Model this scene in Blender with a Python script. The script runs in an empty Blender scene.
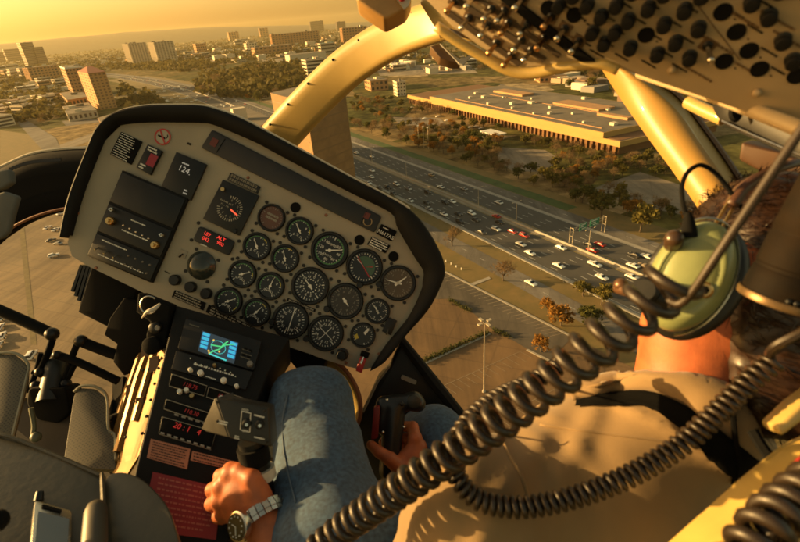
import bpy, bmesh, math, random
import numpy as np
from mathutils import Vector, Matrix, noise
random.seed(7); np.random.seed(7)
PI = math.pi
scene = bpy.context.scene
COL = scene.collection

# ------------------------------------------------------------------ camera, sun, sky
F, CX, CY = 477.0, 400.0, 271.0          # focal length and centre of the 800 x 542 photograph, in its pixels
H = 95.0                                  # height of the helicopter above the ground
PITCH, ROLL = math.radians(28.0), math.radians(4.9)
_up = Vector((-math.sin(ROLL)*math.cos(PITCH), math.cos(ROLL)*math.cos(PITCH), math.sin(PITCH)))
_fw = Vector((0, 0, -1)); _Y = (_fw - _up*_fw.dot(_up)).normalized(); _X = _Y.cross(_up)
R3 = Matrix((_X, _Y, _up))                # camera -> world rotation
EYE = Vector((0, 0, H))
cam_d = bpy.data.cameras.new('camera'); cam = bpy.data.objects.new('camera', cam_d); COL.objects.link(cam)
cam.matrix_world = Matrix.Translation(EYE) @ R3.to_4x4()
cam_d.sensor_width = 36; cam_d.lens = 36*F/800; cam_d.clip_start = 0.02; cam_d.clip_end = 80000
scene.camera = cam
cam_d.dof.use_dof = True; cam_d.dof.focus_distance = 1.9; cam_d.dof.aperture_fstop = 7.1

SUN_EL, SUN_AZ = math.radians(11), math.radians(-78)     # azimuth from +Y towards +X
SUN = Vector((math.sin(SUN_AZ)*math.cos(SUN_EL), math.cos(SUN_AZ)*math.cos(SUN_EL), math.sin(SUN_EL)))
sd = bpy.data.lights.new('sun', 'SUN'); sd.energy = 5.0; sd.angle = math.radians(0.6); sd.color = (1.0, 0.63, 0.23)
so = bpy.data.objects.new('sun', sd); COL.objects.link(so)
so.rotation_euler = (-SUN).to_track_quat('-Z', 'Y').to_euler(); so.location = (0, 0, 300)

w = bpy.data.worlds.new('World'); scene.world = w; w.use_nodes = True
nt = w.node_tree; nt.nodes.clear()
sky = nt.nodes.new('ShaderNodeTexSky'); sky.sky_type = 'NISHITA'; sky.sun_disc = False
sky.sun_elevation = SUN_EL; sky.sun_rotation = SUN_AZ % (2*PI); sky.air_density = 1.2; sky.dust_density = 2.6; sky.ozone_density = 1.0; sky.altitude = 100
mul = nt.nodes.new('ShaderNodeMix'); mul.data_type = 'RGBA'; mul.blend_type = 'MULTIPLY'; mul.inputs[0].default_value = 1
mul.inputs[7].default_value = (1.0, 0.73, 0.40, 1)
bg = nt.nodes.new('ShaderNodeBackground'); bg.inputs['Strength'].default_value = 0.115
wo = nt.nodes.new('ShaderNodeOutputWorld')
nt.links.new(sky.outputs[0], mul.inputs[6]); nt.links.new(mul.outputs[2], bg.inputs[0]); nt.links.new(bg.outputs[0], wo.inputs[0])
vs = scene.view_settings; vs.view_transform = 'Standard'; vs.look = 'None'; vs.gamma = 1; vs.use_curve_mapping = False; vs.exposure = 1.25

# ------------------------------------------------------------------ projection helpers
def L(px, py, d):                          # photo pixel at depth d -> camera-frame point (the cockpit's frame)
    return Vector(((px-CX)/F*d, -(py-CY)/F*d, -d))
def cw(v): return R3 @ v + EYE             # cockpit frame -> world
def G(px, py, z=0.0):                      # ground point seen at a photo pixel
    d = R3 @ Vector(((px-CX)/F, -(py-CY)/F, -1)); t = (z-H)/d.z
    return Vector((t*d.x, t*d.y, z))
def PXY(p):
    c = R3.transposed() @ (p-EYE); return CX+F*c.x/-c.z, CY-F*c.y/-c.z
def height_at(b, py):                      # height above ground point b whose picture row is py
    lo, hi = 0., min(600., H+1.4*Vector((b.x, b.y)).length)
    for _ in range(40):
        m = (lo+hi)/2
        if PXY(Vector((b.x, b.y, m)))[1] > py: lo = m
        else: hi = m
    return lo

# ------------------------------------------------------------------ materials
MATS = {}
def mat(name, col, rough=0.6, metal=0.0, var=0.0, scale=30.0, bump=0.0, bscale=None, emit=None, col2=None, spec=None, coat=0.0, bdist=0.002, detail=4):
    if name in MATS: return MATS[name]
    m = bpy.data.materials.new(name); m.use_nodes = True; MATS[name] = m
    n = m.node_tree.nodes; k = m.node_tree.links; b = n['Principled BSDF']
    b.inputs['Base Color'].default_value = (*col, 1); b.inputs['Roughness'].default_value = rough; b.inputs['Metallic'].default_value = metal
    if spec is not None: b.inputs['Specular IOR Level'].default_value = spec
    if coat: b.inputs['Coat Weight'].default_value = coat
    if var or bump:
        tc = n.new('ShaderNodeTexCoord')
    if var:
        nz = n.new('ShaderNodeTexNoise'); nz.inputs['Scale'].default_value = scale; nz.inputs['Detail'].default_value = detail; nz.inputs['Roughness'].default_value = .7 if scale < 1 else .5
        k.new(tc.outputs['Object'], nz.inputs['Vector'])
        mr = n.new('ShaderNodeMapRange'); mr.inputs[1].default_value = .3; mr.inputs[2].default_value = .7
        k.new(nz.outputs['Fac'], mr.inputs[0])
        mx = n.new('ShaderNodeMix'); mx.data_type = 'RGBA'
        c2 = col2 or tuple(min(1, c*(1+var)) for c in col); c1 = tuple(c*(1-var) for c in col) if not col2 else col
        mx.inputs[6].default_value = (*c1, 1); mx.inputs[7].default_value = (*c2, 1)
        k.new(mr.outputs[0], mx.inputs[0]); k.new(mx.outputs[2], b.inputs['Base Color'])
        rr = n.new('ShaderNodeMapRange'); rr.inputs[3].default_value = max(0, rough-.12); rr.inputs[4].default_value = min(1, rough+.12)
        k.new(nz.outputs['Fac'], rr.inputs[0]); k.new(rr.outputs[0], b.inputs['Roughness'])
    if bump:
        bz = n.new('ShaderNodeTexNoise'); bz.inputs['Scale'].default_value = bscale or scale*4; bz.inputs['Detail'].default_value = 5
        k.new(tc.outputs['Object'], bz.inputs['Vector'])
        bp = n.new('ShaderNodeBump'); bp.inputs['Strength'].default_value = bump; bp.inputs['Distance'].default_value = bdist
        k.new(bz.outputs['Fac'], bp.inputs['Height']); k.new(bp.outputs[0], b.inputs['Normal'])
    if emit:
        b.inputs['Emission Color'].default_value = (*emit[0], 1); b.inputs['Emission Strength'].default_value = emit[1]
    return m

# ------------------------------------------------------------------ mesh builder
class MB:
    def __init__(s): s.v = []; s.f = []; s.m = []; s.cm = 0
    def add(s, vs_, fs, m=None):
        o = len(s.v); s.v += [Vector(v) for v in vs_]
        for f in fs: s.f.append(tuple(i+o for i in f)); s.m.append(s.cm if m is None else m)
        return s
    def prism(s, poly, off0, off1, nrm, m=None):      # polygon extruded along nrm
        a = [p+nrm*off0 for p in poly]; b = [p+nrm*off1 for p in poly]; n = len(poly)
        s.add(a+b, [tuple(range(n-1, -1, -1)), tuple(range(n, 2*n))]+[(i, (i+1) % n, n+(i+1) % n, n+i) for i in range(n)], m); return s
    def slab(s, pts, th, m=None):                      # polygon facing the eye, thickness going away
        n = newell(pts); c = sum(pts, Vector())/len(pts)
        if n.dot(-c) < 0: n = -n; pts = pts[::-1]
        return s.prism(pts, -th, 0, n, m)
    def box(s, c, sx, sy, sz, rz=0, m=None):
        ca, sa = math.cos(rz), math.sin(rz); vv = []
        for z in (0, 1):
            for x, y in ((-1, -1), (1, -1), (1, 1), (-1, 1)):
                X, Y_ = x*sx/2, y*sy/2; vv.append(Vector((c[0]+X*ca-Y_*sa, c[1]+X*sa+Y_*ca, c[2]+z*sz)))
        return s.add(vv, [(3, 2, 1, 0), (4, 5, 6, 7), (0, 1, 5, 4), (1, 2, 6, 5), (2, 3, 7, 6), (3, 0, 4, 7)], m)
    def tube(s, path, rad, seg=8, m=None, cap=True, up=None):
        n = len(path); rad = rad if hasattr(rad, '__len__') else [rad]*n
        rings = []; pu = None
        for i, p in enumerate(path):
            t = (path[min(i+1, n-1)]-path[max(i-1, 0)]).normalized()
            if pu is None:
                a = up or (Vector((0, 0, 1)) if abs(t.z) < .9 else Vector((1, 0, 0)))
                u = (a - t*a.dot(t)).normalized()
            else:
                u = pu - t*pu.dot(t); u.normalize()
            pu = u; v = t.cross(u)
            rings.append([p + (u*math.cos(2*PI*k/seg)+v*math.sin(2*PI*k/seg))*rad[i] for k in range(seg)])
        vv = [q for r in rings for q in r]; ff = []
        for i in range(n-1):
            for k in range(seg):
                ff.append((i*seg+k, i*seg+(k+1) % seg, (i+1)*seg+(k+1) % seg, (i+1)*seg+k))
        if cap: ff.append(tuple(range(seg-1, -1, -1))); ff.append(tuple((n-1)*seg+k for k in range(seg)))
        return s.add(vv, ff, m)
    def lathe(s, c, ax, prof, seg=24, m=None, u=None, sx=1, sy=1):   # prof: (radius, height along ax)
        ax = ax.normalized(); a = u or (Vector((0, 0, 1)) if abs(ax.z) < .9 else Vector((1, 0, 0)))
        u = (a-ax*a.dot(ax)).normalized(); v = ax.cross(u); vv = []; ff = []
        for r, h in prof:
            for k in range(seg): vv.append(c+ax*h+(u*math.cos(2*PI*k/seg)*sx+v*math.sin(2*PI*k/seg)*sy)*r)
        n = len(prof)
        for i in range(n-1):
            for k in range(seg): ff.append((i*seg+k, i*seg+(k+1) % seg, (i+1)*seg+(k+1) % seg, (i+1)*seg+k))
        ff.append(tuple(range(seg-1, -1, -1))); ff.append(tuple((n-1)*seg+k for k in range(seg)))
        return s.add(vv, ff, m)
    def disc(s, c, ax, r, th, seg=24, m=None): return s.lathe(c, ax, [(r, 0), (r, th)], seg, m)
    def ball(s, c, r, seg=10, m=None):
        return s.lathe(c, Vector((0, 0, 1)), [(max(.02*r, r*math.sin(PI*i/seg)), -r*math.cos(PI*i/seg)) for i in range(seg+1)], seg*2, m)
def newell(p):
    n = Vector()
    for i in range(len(p)):
        a, b = p[i], p[(i+1) % len(p)]
        n += Vector(((a.y-b.y)*(a.z+b.z), (a.z-b.z)*(a.x+b.x), (a.x-b.x)*(a.y+b.y)))
    return n.normalized()
def round_poly(pts, r, seg=5):             # round every corner of a closed polygon (3-D points); r number or list
    out = []; n = len(pts); rr = r if hasattr(r, '__len__') else [r]*n
    for i in range(n):
        p, a, b = pts[i], pts[i-1], pts[(i+1) % n]; k = rr[i]
        if k <= 0: out.append(p); continue
        da, db = (a-p), (b-p); k1 = min(k, da.length*.48); k2 = min(k, db.length*.48)
        s0 = p+da.normalized()*k1; s1 = p+db.normalized()*k2
        for j in range(seg+1):
            t = j/seg; out.append(s0*(1-t)**2+p*2*t*(1-t)+s1*t*t)
    return out
def smooth_path(pts, n):                   # Catmull-Rom through points
    out = []; P = [pts[0]*2-pts[1]]+list(pts)+[pts[-1]*2-pts[-2]]
    k = len(pts)-1
    for i in range(n+1):
        t = i/n*k; j = min(int(t), k-1); t -= j; a, b, c, d = P[j:j+4]
        out.append(.5*((2*b)+(c-a)*t+(2*a-5*b+4*c-d)*t*t+(3*b-a-3*c+d)*t**3))
    return out

WLOC = {}
def emit(name, mb, mats, parent=None, space='cam', smooth=False, bevel=0.0, bseg=3, origin=None, sub=0, label=None):
    """link the builder's mesh as ONE object; parts take their place under parent"""
    me = bpy.data.meshes.new(name)
    vv = [cw(v) for v in mb.v] if space == 'cam' else mb.v
    if origin is None:
        xs = [v.x for v in vv]; ys = [v.y for v in vv]; zs = [v.z for v in vv]
        origin = Vector(((min(xs)+max(xs))/2, (min(ys)+max(ys))/2, min(zs)))
    me.from_pydata([tuple(v-origin) for v in vv], [], mb.f)
    if not isinstance(mats, (list, tuple)): mats = [mats]
    for m in mats: me.materials.append(m)
    if len(mats) > 1: me.polygons.foreach_set('material_index', [min(i, len(mats)-1) for i in mb.m])
    bm = bmesh.new(); bm.from_mesh(me)
    bmesh.ops.recalc_face_normals(bm, faces=bm.faces)
    if bevel:
        ed = [e for e in bm.edges if len(e.link_faces) == 2 and e.calc_face_angle(0) > .5]
        bmesh.ops.bevel(bm, geom=ed, offset=bevel, segments=bseg, profile=.5, affect='EDGES', clamp_overlap=True)
    bm.to_mesh(me); bm.free()
    if smooth or bevel:
        me.polygons.foreach_set('use_smooth', [True]*len(me.polygons))
        if smooth != 'full':
            try: me.set_sharp_from_angle(angle=math.radians(42))
            except Exception: pass
    me.update()
    o = bpy.data.objects.new(name, me); COL.objects.link(o)
    if parent is not None: o.parent = parent; o.location = origin-WLOC[parent]
    else: o.location = origin
    WLOC[o] = origin
    if sub:
        md = o.modifiers.new('sub', 'SUBSURF'); md.levels = sub; md.render_levels = sub
    if label: o['label'] = label
    return o
def thing(name, loc, label, cat, group=None, rz=0):
    o = bpy.data.objects.new(name, None); COL.objects.link(o); o.empty_display_size = .1; o.location = loc; o.rotation_euler.z = rz; WLOC[o] = Vector(loc)
    return tag(o, label, cat, group)
def tag(o, label, cat, group=None):
    o['label'] = label; o['category'] = cat
    if group: o['group'] = group
    return o
def struct(o, kind='structure'):
    o['kind'] = kind; return o
def copy_tree(o, parent=None):
    c = o.copy(); COL.objects.link(c)
    if parent is not None: c.parent = parent
    WLOC[c] = WLOC.get(o, Vector())
    for ch in o.children: copy_tree(ch, c)
    return c
_tc = {}
def text_mb(mb, s, origin, ux, uy, size, m=None, align='CENTER', lift=0.0):
    """lettering as flat faces in the plane origin + ux, uy"""
    key = (s, align)
    if key not in _tc:
        cu = bpy.data.curves.new('t', 'FONT'); cu.body = s; cu.size = 1; cu.align_x = align; cu.align_y = 'CENTER'; cu.resolution_u = 2
        ob = bpy.data.objects.new('t', cu); me = bpy.data.meshes.new_from_object(ob)
        _tc[key] = ([v.co.copy() for v in me.vertices], [tuple(p.vertices) for p in me.polygons])
        bpy.data.objects.remove(ob); bpy.data.curves.remove(cu); bpy.data.meshes.remove(me)
    v, f = _tc[key]; n = ux.cross(uy)
    mb.add([origin+ux*p.x*size+uy*p.y*size+n*lift for p in v], f, m)
ORD = ['first', 'second', 'third', 'fourth', 'fifth', 'sixth', 'seventh', 'eighth', 'ninth', 'tenth', 'eleventh', 'twelfth', 'thirteenth', 'fourteenth', 'fifteenth', 'sixteenth', 'seventeenth', 'eighteenth', 'nineteenth']
TENS = {20: 'twentieth', 30: 'thirtieth', 40: 'fortieth', 50: 'fiftieth', 60: 'sixtieth', 70: 'seventieth', 80: 'eightieth', 90: 'ninetieth'}
TW = {20: 'twenty', 30: 'thirty', 40: 'forty', 50: 'fifty', 60: 'sixty', 70: 'seventy', 80: 'eighty', 90: 'ninety'}
def ordw(i):
    i += 1
    if i < 20: return ORD[i-1]
    if i >= 100: return 'hundred and '+(ordw(i-101) if i > 100 else 'last')
    t = i//10*10
    return TENS[t] if i == t else TW[t]+'-'+ORD[i-t-1]
# ================================================================== THE CITY BELOW
def ground_mat():
    m = bpy.data.materials.new('city_ground'); m.use_nodes = True; n = m.node_tree.nodes; k = m.node_tree.links; b = n['Principled BSDF']
    b.inputs['Roughness'].default_value = .95; b.inputs['Specular IOR Level'].default_value = .1
    tc = n.new('ShaderNodeTexCoord')
    vo = n.new('ShaderNodeTexVoronoi'); vo.inputs['Scale'].default_value = 1/85; k.new(tc.outputs['Object'], vo.inputs['Vector'])
    sp = n.new('ShaderNodeSeparateColor'); k.new(vo.outputs['Color'], sp.inputs[0])
    cr = n.new('ShaderNodeValToRGB'); e = cr.color_ramp; e.interpolation = 'CONSTANT'
    cols = [(0, (.085, .078, .024)), (.3, (.15, .11, .045)), (.5, (.06, .062, .018)), (.68, (.21, .15, .07)), (.82, (.10, .08, .026)), (.93, (.30, .23, .13))]
    e.elements[0].color = (*cols[0][1], 1); e.elements[0].position = 0; e.elements[1].position = .3; e.elements[1].color = (*cols[1][1], 1)
    for p, c in cols[2:]: q = e.elements.new(p); q.color = (*c, 1)
    k.new(sp.outputs[0], cr.inputs[0])
    nz = n.new('ShaderNodeTexNoise'); nz.inputs['Scale'].default_value = 1/16; nz.inputs['Detail'].default_value = 9; nz.inputs['Roughness'].default_value = .68; k.new(tc.outputs['Object'], nz.inputs['Vector'])
    mr = n.new('ShaderNodeMapRange'); mr.inputs[1].default_value = .36; mr.inputs[2].default_value = .64; mr.inputs[3].default_value = .35; mr.inputs[4].default_value = 1.75; k.new(nz.outputs['Fac'], mr.inputs[0])
    mx = n.new('ShaderNodeMix'); mx.data_type = 'RGBA'; mx.blend_type = 'MULTIPLY'; mx.inputs[0].default_value = 1
    k.new(cr.outputs[0], mx.inputs[6]); k.new(mr.outputs[0], mx.inputs[7]); k.new(mx.outputs[2], b.inputs['Base Color'])
    return m
me_ = MB(); Rg = 15500; ring = [0, 200, 600, 1500, 4000, 9000, Rg]; sg = 64
vv = [Vector((0, 0, 0))]; ff = []
for r in ring[1:]:
    for q in range(sg): vv.append(Vector((r*math.cos(2*PI*q/sg), r*math.sin(2*PI*q/sg), 0)))
for q in range(sg): ff.append((0, 1+q, 1+(q+1) % sg))
for i in range(len(ring)-2):
    for q in range(sg): ff.append((1+i*sg+q, 1+(i+1)*sg+q, 1+(i+1)*sg+(q+1) % sg, 1+i*sg+(q+1) % sg))
me_.add(vv, ff); struct(emit('ground', me_, ground_mat(), space='world', origin=Vector((0, 0, 0))))
# low ridge on the skyline, highest left of the middle
hm = MB(); vv = []; ff = []; NA = 90
for j, (rad, fh) in enumerate(((8200, 0), (9200, .35), (10500, .8), (11800, 1), (13500, .6), (15000, 0))):
    for i in range(NA+1):
        az = math.radians(-75+150*i/NA); deg = math.degrees(az)
        prof = math.exp(-((deg+27)/20)**2)*215 + 16 + 26*noise.noise(Vector((deg*.09, j*.4, 3))) + 16*noise.noise(Vector((deg*.5, j*.7, 9)))
        vv.append(Vector((rad*math.sin(az), rad*math.cos(az), max(0, prof)*fh-(2 if fh == 0 else 0))))
for j in range(5):
    for i in range(NA): ff.append((j*(NA+1)+i, j*(NA+1)+i+1, (j+1)*(NA+1)+i+1, (j+1)*(NA+1)+i))
hm.add(vv, ff); struct(emit('hills', hm, mat('hill_woods', (.05, .05, .025), .95, var=.5, scale=1/120), space='world', smooth='full', origin=Vector((0, 0, 0))))

# ---- highway frame: s along the road (positive towards us), n across it (positive beyond)
G0 = Vector((16.6, 299.2, 0)); D0 = Vector((.4794, -.8776, 0)); N0 = Vector((.8776, .4794, 0))
def HW(s, n, z=0.0):
    if s < -450: n = n-8.5e-5*(s+450)**2
    return G0+D0*s+N0*n+Vector((0, 0, z))
def strip(name, n1, n2, z, m, s1=-2300, s2=460, step=40, kind='structure'):
    b = MB(); vs_ = []; k = int((s2-s1)/step)
    for i in range(k+1):
        s = s1+(s2-s1)*i/k; vs_ += [HW(s, n1, z), HW(s, n2, z)]
    b.add(vs_, [(2*i, 2*i+2, 2*i+3, 2*i+1) for i in range(k)]); return struct(emit(name, b, m, space='world'), kind)
asph = mat('asphalt', (.066, .062, .055), .85, var=.22, scale=.09, detail=8)
asph2 = mat('worn_frontage_concrete', (.17, .15, .125), .9, var=.16, scale=.12, detail=8)
conc = mat('concrete', (.32, .29, .24), .9, var=.15, scale=.3, detail=7)
grass_g = mat('green_verge', (.05, .085, .02), .95, var=.35, scale=.12, detail=8)
grass_b = mat('dry_verge', (.115, .095, .028), .95, var=.4, scale=.16, detail=12, col2=(.21, .135, .045))
strip('dry_grass_verge', -62, 45, .03, grass_b, -1400, 460, kind='stuff')
strip('grass_verge', 29.5, 37.5, .07, grass_g, -700, 96, kind='stuff')
strip('highway', 1.2, 18.5, .10, asph)
strip('highway', -24.5, -3.6, .10, asph)
strip('frontage_road', 20.6, 29, .08, asph2)
strip('frontage_road', -43.5, -34.5, .08, asph2, -500, 460)
strip('highway_shoulder', 18.5, 20.6, .11, conc)
strip('highway_shoulder', -26, -24.5, .11, conc)
strip('median', -3.6, 1.2, .12, mat('median_concrete', (.27, .23, .17), .9, var=.25, scale=.15, detail=8))
# painted lines
white = mat('road_paint', (.62, .6, .54), .7, var=.2, scale=.5); yellow = mat('yellow_road_paint', (.6, .42, .08), .7, var=.2, scale=.5)
b = MB()
def dash(b, s, n, ln, wd=.16, z=.125, m=0):
    b.add([HW(s, n-wd/2, z), HW(s+ln, n-wd/2, z), HW(s+ln, n+wd/2, z), HW(s, n+wd/2, z)], [(0, 1, 2, 3)], m)
for n in (5.3, 9.0, 12.7, -7.6, -11.4, -15.2, -19.0, -22.2):
    for i in range(70): dash(b, -500+i*12.2, n, 3.6, .2)
for n in (18.1, -24.1):
    for i in range(42): dash(b, -700+i*28, n, 28, .18)
for n in (25, -39):
    for i in range(70): dash(b, -500+i*12.2, n, 3.0, .15)
for n in (1.7, -4.1):
    for i in range(42): dash(b, -700+i*28, n, 28, .18, m=1)
struct(emit('lane_markings', b, [white, yellow], space='world'))
b = MB()
for i in range(36):
    s = -820+i*36
    for n0, n1 in ((-1.5, -.9),):
        b.add([HW(s, n0, .12), HW(s+36, n0, .12), HW(s+36, n1, .12), HW(s, n1, .12), HW(s, n0+.15, .95), HW(s+36, n0+.15, .95), HW(s+36, n1-.15, .95), HW(s, n1-.15, .95)],
              [(0, 1, 5, 4), (2, 3, 7, 6), (4, 5, 6, 7), (0, 4, 7, 3), (1, 2, 6, 5)])
tag(emit('median_barrier', b, conc, space='world'), 'low concrete barrier running along the middle of the highway', 'barrier')
gr = thing('guardrail', HW(60, -27.2), 'steel guardrail on short posts along the near edge of the highway', 'guardrail')
steel = mat('galvanised_steel', (.4, .38, .34), .5, .6)
b = MB(); b.tube([HW(s, -27.2, .75) for s in range(20, 260, 12)], .18, 6); emit('rail', b, steel, gr, 'world')
for s in range(20, 250, 6):
    b = MB(); b.box(HW(s, -27.45), .2, .2, .85); emit('post', b, steel, gr, 'world')

# ---- flat ground sheets traced on the ground
def sheet(name, pix, z, m, kind='structure'):
    b = MB(); b.add([G(x, y)+Vector((0, 0, z)) for x, y in pix], [tuple(range(len(pix)))]); return struct(emit(name, b, m, space='world'), kind)
lotm = mat('brown_parking_asphalt', (.19, .112, .048), .9, var=.22, scale=.05, detail=9)
lotg = mat('grey_parking_asphalt', (.12, .10, .075), .9, var=.25, scale=.06, detail=9)
tan = mat('pale_lot_surface', (.27, .22, .155), .95, var=.15, scale=.06, detail=8)
sheet('parking_lot', [(425, 262), (446, 272), (575, 338), (640, 372), (760, 450), (760, 600), (380, 600), (250, 480), (240, 330), (300, 262)], .09, lotm)
sheet('parking_lot', [(425, 263), (445, 273), (572, 338), (548, 362), (512, 340), (494, 331), (474, 314), (447, 299), (400, 300)], .13, lotg)
sheet('parking_lot', [(497, 147), (545, 150), (562, 160), (540, 172), (512, 171), (498, 161)], .09, tan)
sheet('parking_lot', [(588, 190), (640, 172), (715, 196), (715, 222), (640, 206)], .09, tan)
sheet('parking_lot', [(392, 117), (440, 118), (447, 126), (400, 125)], .09, tan)
apron = mat('stained_concrete_apron', (.185, .14, .08), .9, var=.3, scale=.03, detail=12, col2=(.29, .20, .11))
sheet('paved_lot', [(-90, 196), (40, 190), (120, 190), (230, 300), (230, 520), (-90, 520)], .09, apron)
sheet('planted_strip', [(19, 224), (24, 224), (37, 345), (31, 345)], .14, mat('dry_planting', (.13, .10, .04), .95, var=.4, scale=.3))
for q, mm in ((((0, 95), (60, 80), (72, 76), (72, 78.5), (0, 99)), tan), (((0, 108), (66, 100), (66, 103), (0, 113)), asph2), (((40, 152), (118, 124), (128, 127), (60, 152)), tan),
              (((0, 130), (42, 136), (50, 160), (0, 180)), grass_b), (((62, 121), (108, 118), (112, 121), (66, 126)), asph2),
              (((375, 64), (470, 66), (478, 73), (380, 76)), tan), (((500, 84), (690, 136), (700, 141), (500, 87)), asph2), (((158, 66), (225, 58), (228, 60.5), (160, 69.5)), tan),
              (((262, 60), (310, 57), (309, 60), (262, 63)), tan), (((20, 116), (56, 138), (62, 152), (48, 156), (14, 119)), asph2), (((0, 62), (50, 57), (50, 58), (0, 64)), tan)):
    sheet('street' if mm is asph2 else 'open_lot', q, .16 if mm is asph2 else .08, mm)
sheet('footpath', [(470, 284), (489, 277), (491, 279), (473, 286)], .15, conc)
def joints(m, size, dark, wd=.02):
    n = m.node_tree.nodes; k = m.node_tree.links; b = n['Principled BSDF']; src = b.inputs['Base Color'].links[0].from_socket; tc = n.new('ShaderNodeTexCoord')
    mp = n.new('ShaderNodeMapping'); mp.inputs['Rotation'].default_value = (0, 0, .42); k.new(tc.outputs['Object'], mp.inputs[0]); br = n.new('ShaderNodeTexBrick'); br.inputs['Scale'].default_value = 1/size; br.offset = 0
    br.inputs['Mortar Size'].default_value = wd; br.inputs['Mortar Smooth'].default_value = .3; br.inputs['Color1'].default_value = (1, 1, 1, 1); br.inputs['Color2'].default_value = (.88, .88, .88, 1); br.inputs['Mortar'].default_value = (dark, dark, dark, 1); br.inputs['Row Height'].default_value = .6; br.inputs['Brick Width'].default_value = 1.0; k.new(mp.outputs[0], br.inputs['Vector'])
    nz = n.new('ShaderNodeTexNoise'); nz.inputs['Scale'].default_value = .02; nz.inputs['Detail'].default_value = 10; nz.inputs['Roughness'].default_value = .75; nz.inputs['Distortion'].default_value = 1.5
    m2 = n.new('ShaderNodeMapping'); m2.inputs['Scale'].default_value = (1, .22, 1); m2.inputs['Rotation'].default_value = (0, 0, .5); k.new(tc.outputs['Object'], m2.inputs[0]); k.new(m2.outputs[0], nz.inputs['Vector'])
    mr = n.new('ShaderNodeMapRange'); mr.inputs[1].default_value = .38; mr.inputs[2].default_value = .62; mr.inputs[3].default_value = .45; mr.inputs[4].default_value = 1.2; k.new(nz.outputs['Fac'], mr.inputs[0])
    for s_ in (br.outputs['Color'], mr.outputs[0]):
        mx = n.new('ShaderNodeMix'); mx.data_type = 'RGBA'; mx.blend_type = 'MULTIPLY'; mx.inputs[0].default_value = 1; k.new(src, mx.inputs[6]); k.new(s_, mx.inputs[7]); src = mx.outputs[2]
    k.new(src, b.inputs['Base Color'])
joints(apron, 11, .72); joints(lotm, 16, .8); joints(lotg, 14, .8); joints(tan, 18, .8); joints(asph2, 9, .75, .015)
# kerbs of the lot and its stall lines
def kerb(pix, wd=.5, h=.14):
    b = MB(); P = [G(x, y) for x, y in pix]
    for a, c in zip(P[:-1], P[1:]):
        d = (c-a).normalized(); n = Vector((-d.y, d.x, 0))*wd/2
        b.add([a-n, c-n, c+n, a+n]+[q+Vector((0, 0, h+.1)) for q in (a-n, c-n, c+n, a+n)], [(4, 5, 6, 7), (0, 1, 5, 4), (1, 2, 6, 5), (2, 3, 7, 6), (3, 0, 4, 7)])
    return struct(emit('kerb', b, conc, space='world'))
kerb([(445, 272), (574, 338)], .9); kerb([(527, 350), (549, 361)], .9); kerb([(418, 367), (490, 334)], .7)
b = MB()
for i in range(24):
    t = i/23; p = G(452+t*112, 276.5+t*57)+Vector((0, 0, .15)); d = (G(452+t*112-16, 276.5+t*57+3.5)-G(452+t*112, 276.5+t*57)); d.normalize()
    n = Vector((-d.y, d.x, 0))*.08; b.add([p-n, p+d*5-n, p+d*5+n, p+n], [(0, 1, 2, 3)])
for i in range(14):                                    # faded bays of the brown lot
    for (ax, ay, bx_, by) in ((430, 392, 520, 352), (470, 432, 590, 372)):
        t = i/13; p = G(ax+(bx_-ax)*t, ay+(by-ay)*t)+Vector((0, 0, .15)); d = Vector((.62, -.78, 0)); n = Vector((.78, .62, 0))*.06
        b.add([p-n, p+d*5-n, p+d*5+n, p+n], [(0, 1, 2, 3)])
for (ax, ay, bx_, by) in ((430, 392, 520, 352), (470, 432, 590, 372)):
    p, q = G(ax, ay), G(bx_, by); n = Vector((0, 0, .15)); d = (q-p).normalized(); e = Vector((-d.y, d.x, 0))*.06
    b.add([p-e+n, q-e+n, q+e+n, p+e+n], [(0, 1, 2, 3)])
struct(emit('parking_lines', b, mat('faded_paint', (.3, .24, .16), .8, var=.3, scale=.5), space='world'))

# ------------------------------------------------------------------ trees
def leaf_mat(name, c1, c2):
    m = mat(name, c1, .85, var=.1, scale=.35, col2=c2, spec=.15); b = m.node_tree.nodes['Principled BSDF']
    n = m.node_tree.nodes; k = m.node_tree.links; tr = n.new('ShaderNodeBsdfTranslucent'); ms = n.new('ShaderNodeMixShader'); ms.inputs[0].default_value = .38
    k.new(b.inputs['Base Color'].links[0].from_socket, tr.inputs[0]); k.new(b.outputs[0], ms.inputs[1]); k.new(tr.outputs[0], ms.inputs[2]); k.new(ms.outputs[0], n['Material Output'].inputs[0]); return m
bark = mat('bark', (.09, .065, .04), .95, var=.3, scale=3)
LM = {'oak': leaf_mat('oak_leaves', (.05, .058, .014), (.12, .11, .028)), 'bare': leaf_mat('bare_twigs', (.15, .10, .05), (.24, .16, .085)),
      'rust': leaf_mat('rust_leaves', (.22, .10, .02), (.36, .19, .04)), 'olive': leaf_mat('olive_leaves', (.09, .085, .02), (.18, .14, .035))}
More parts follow.
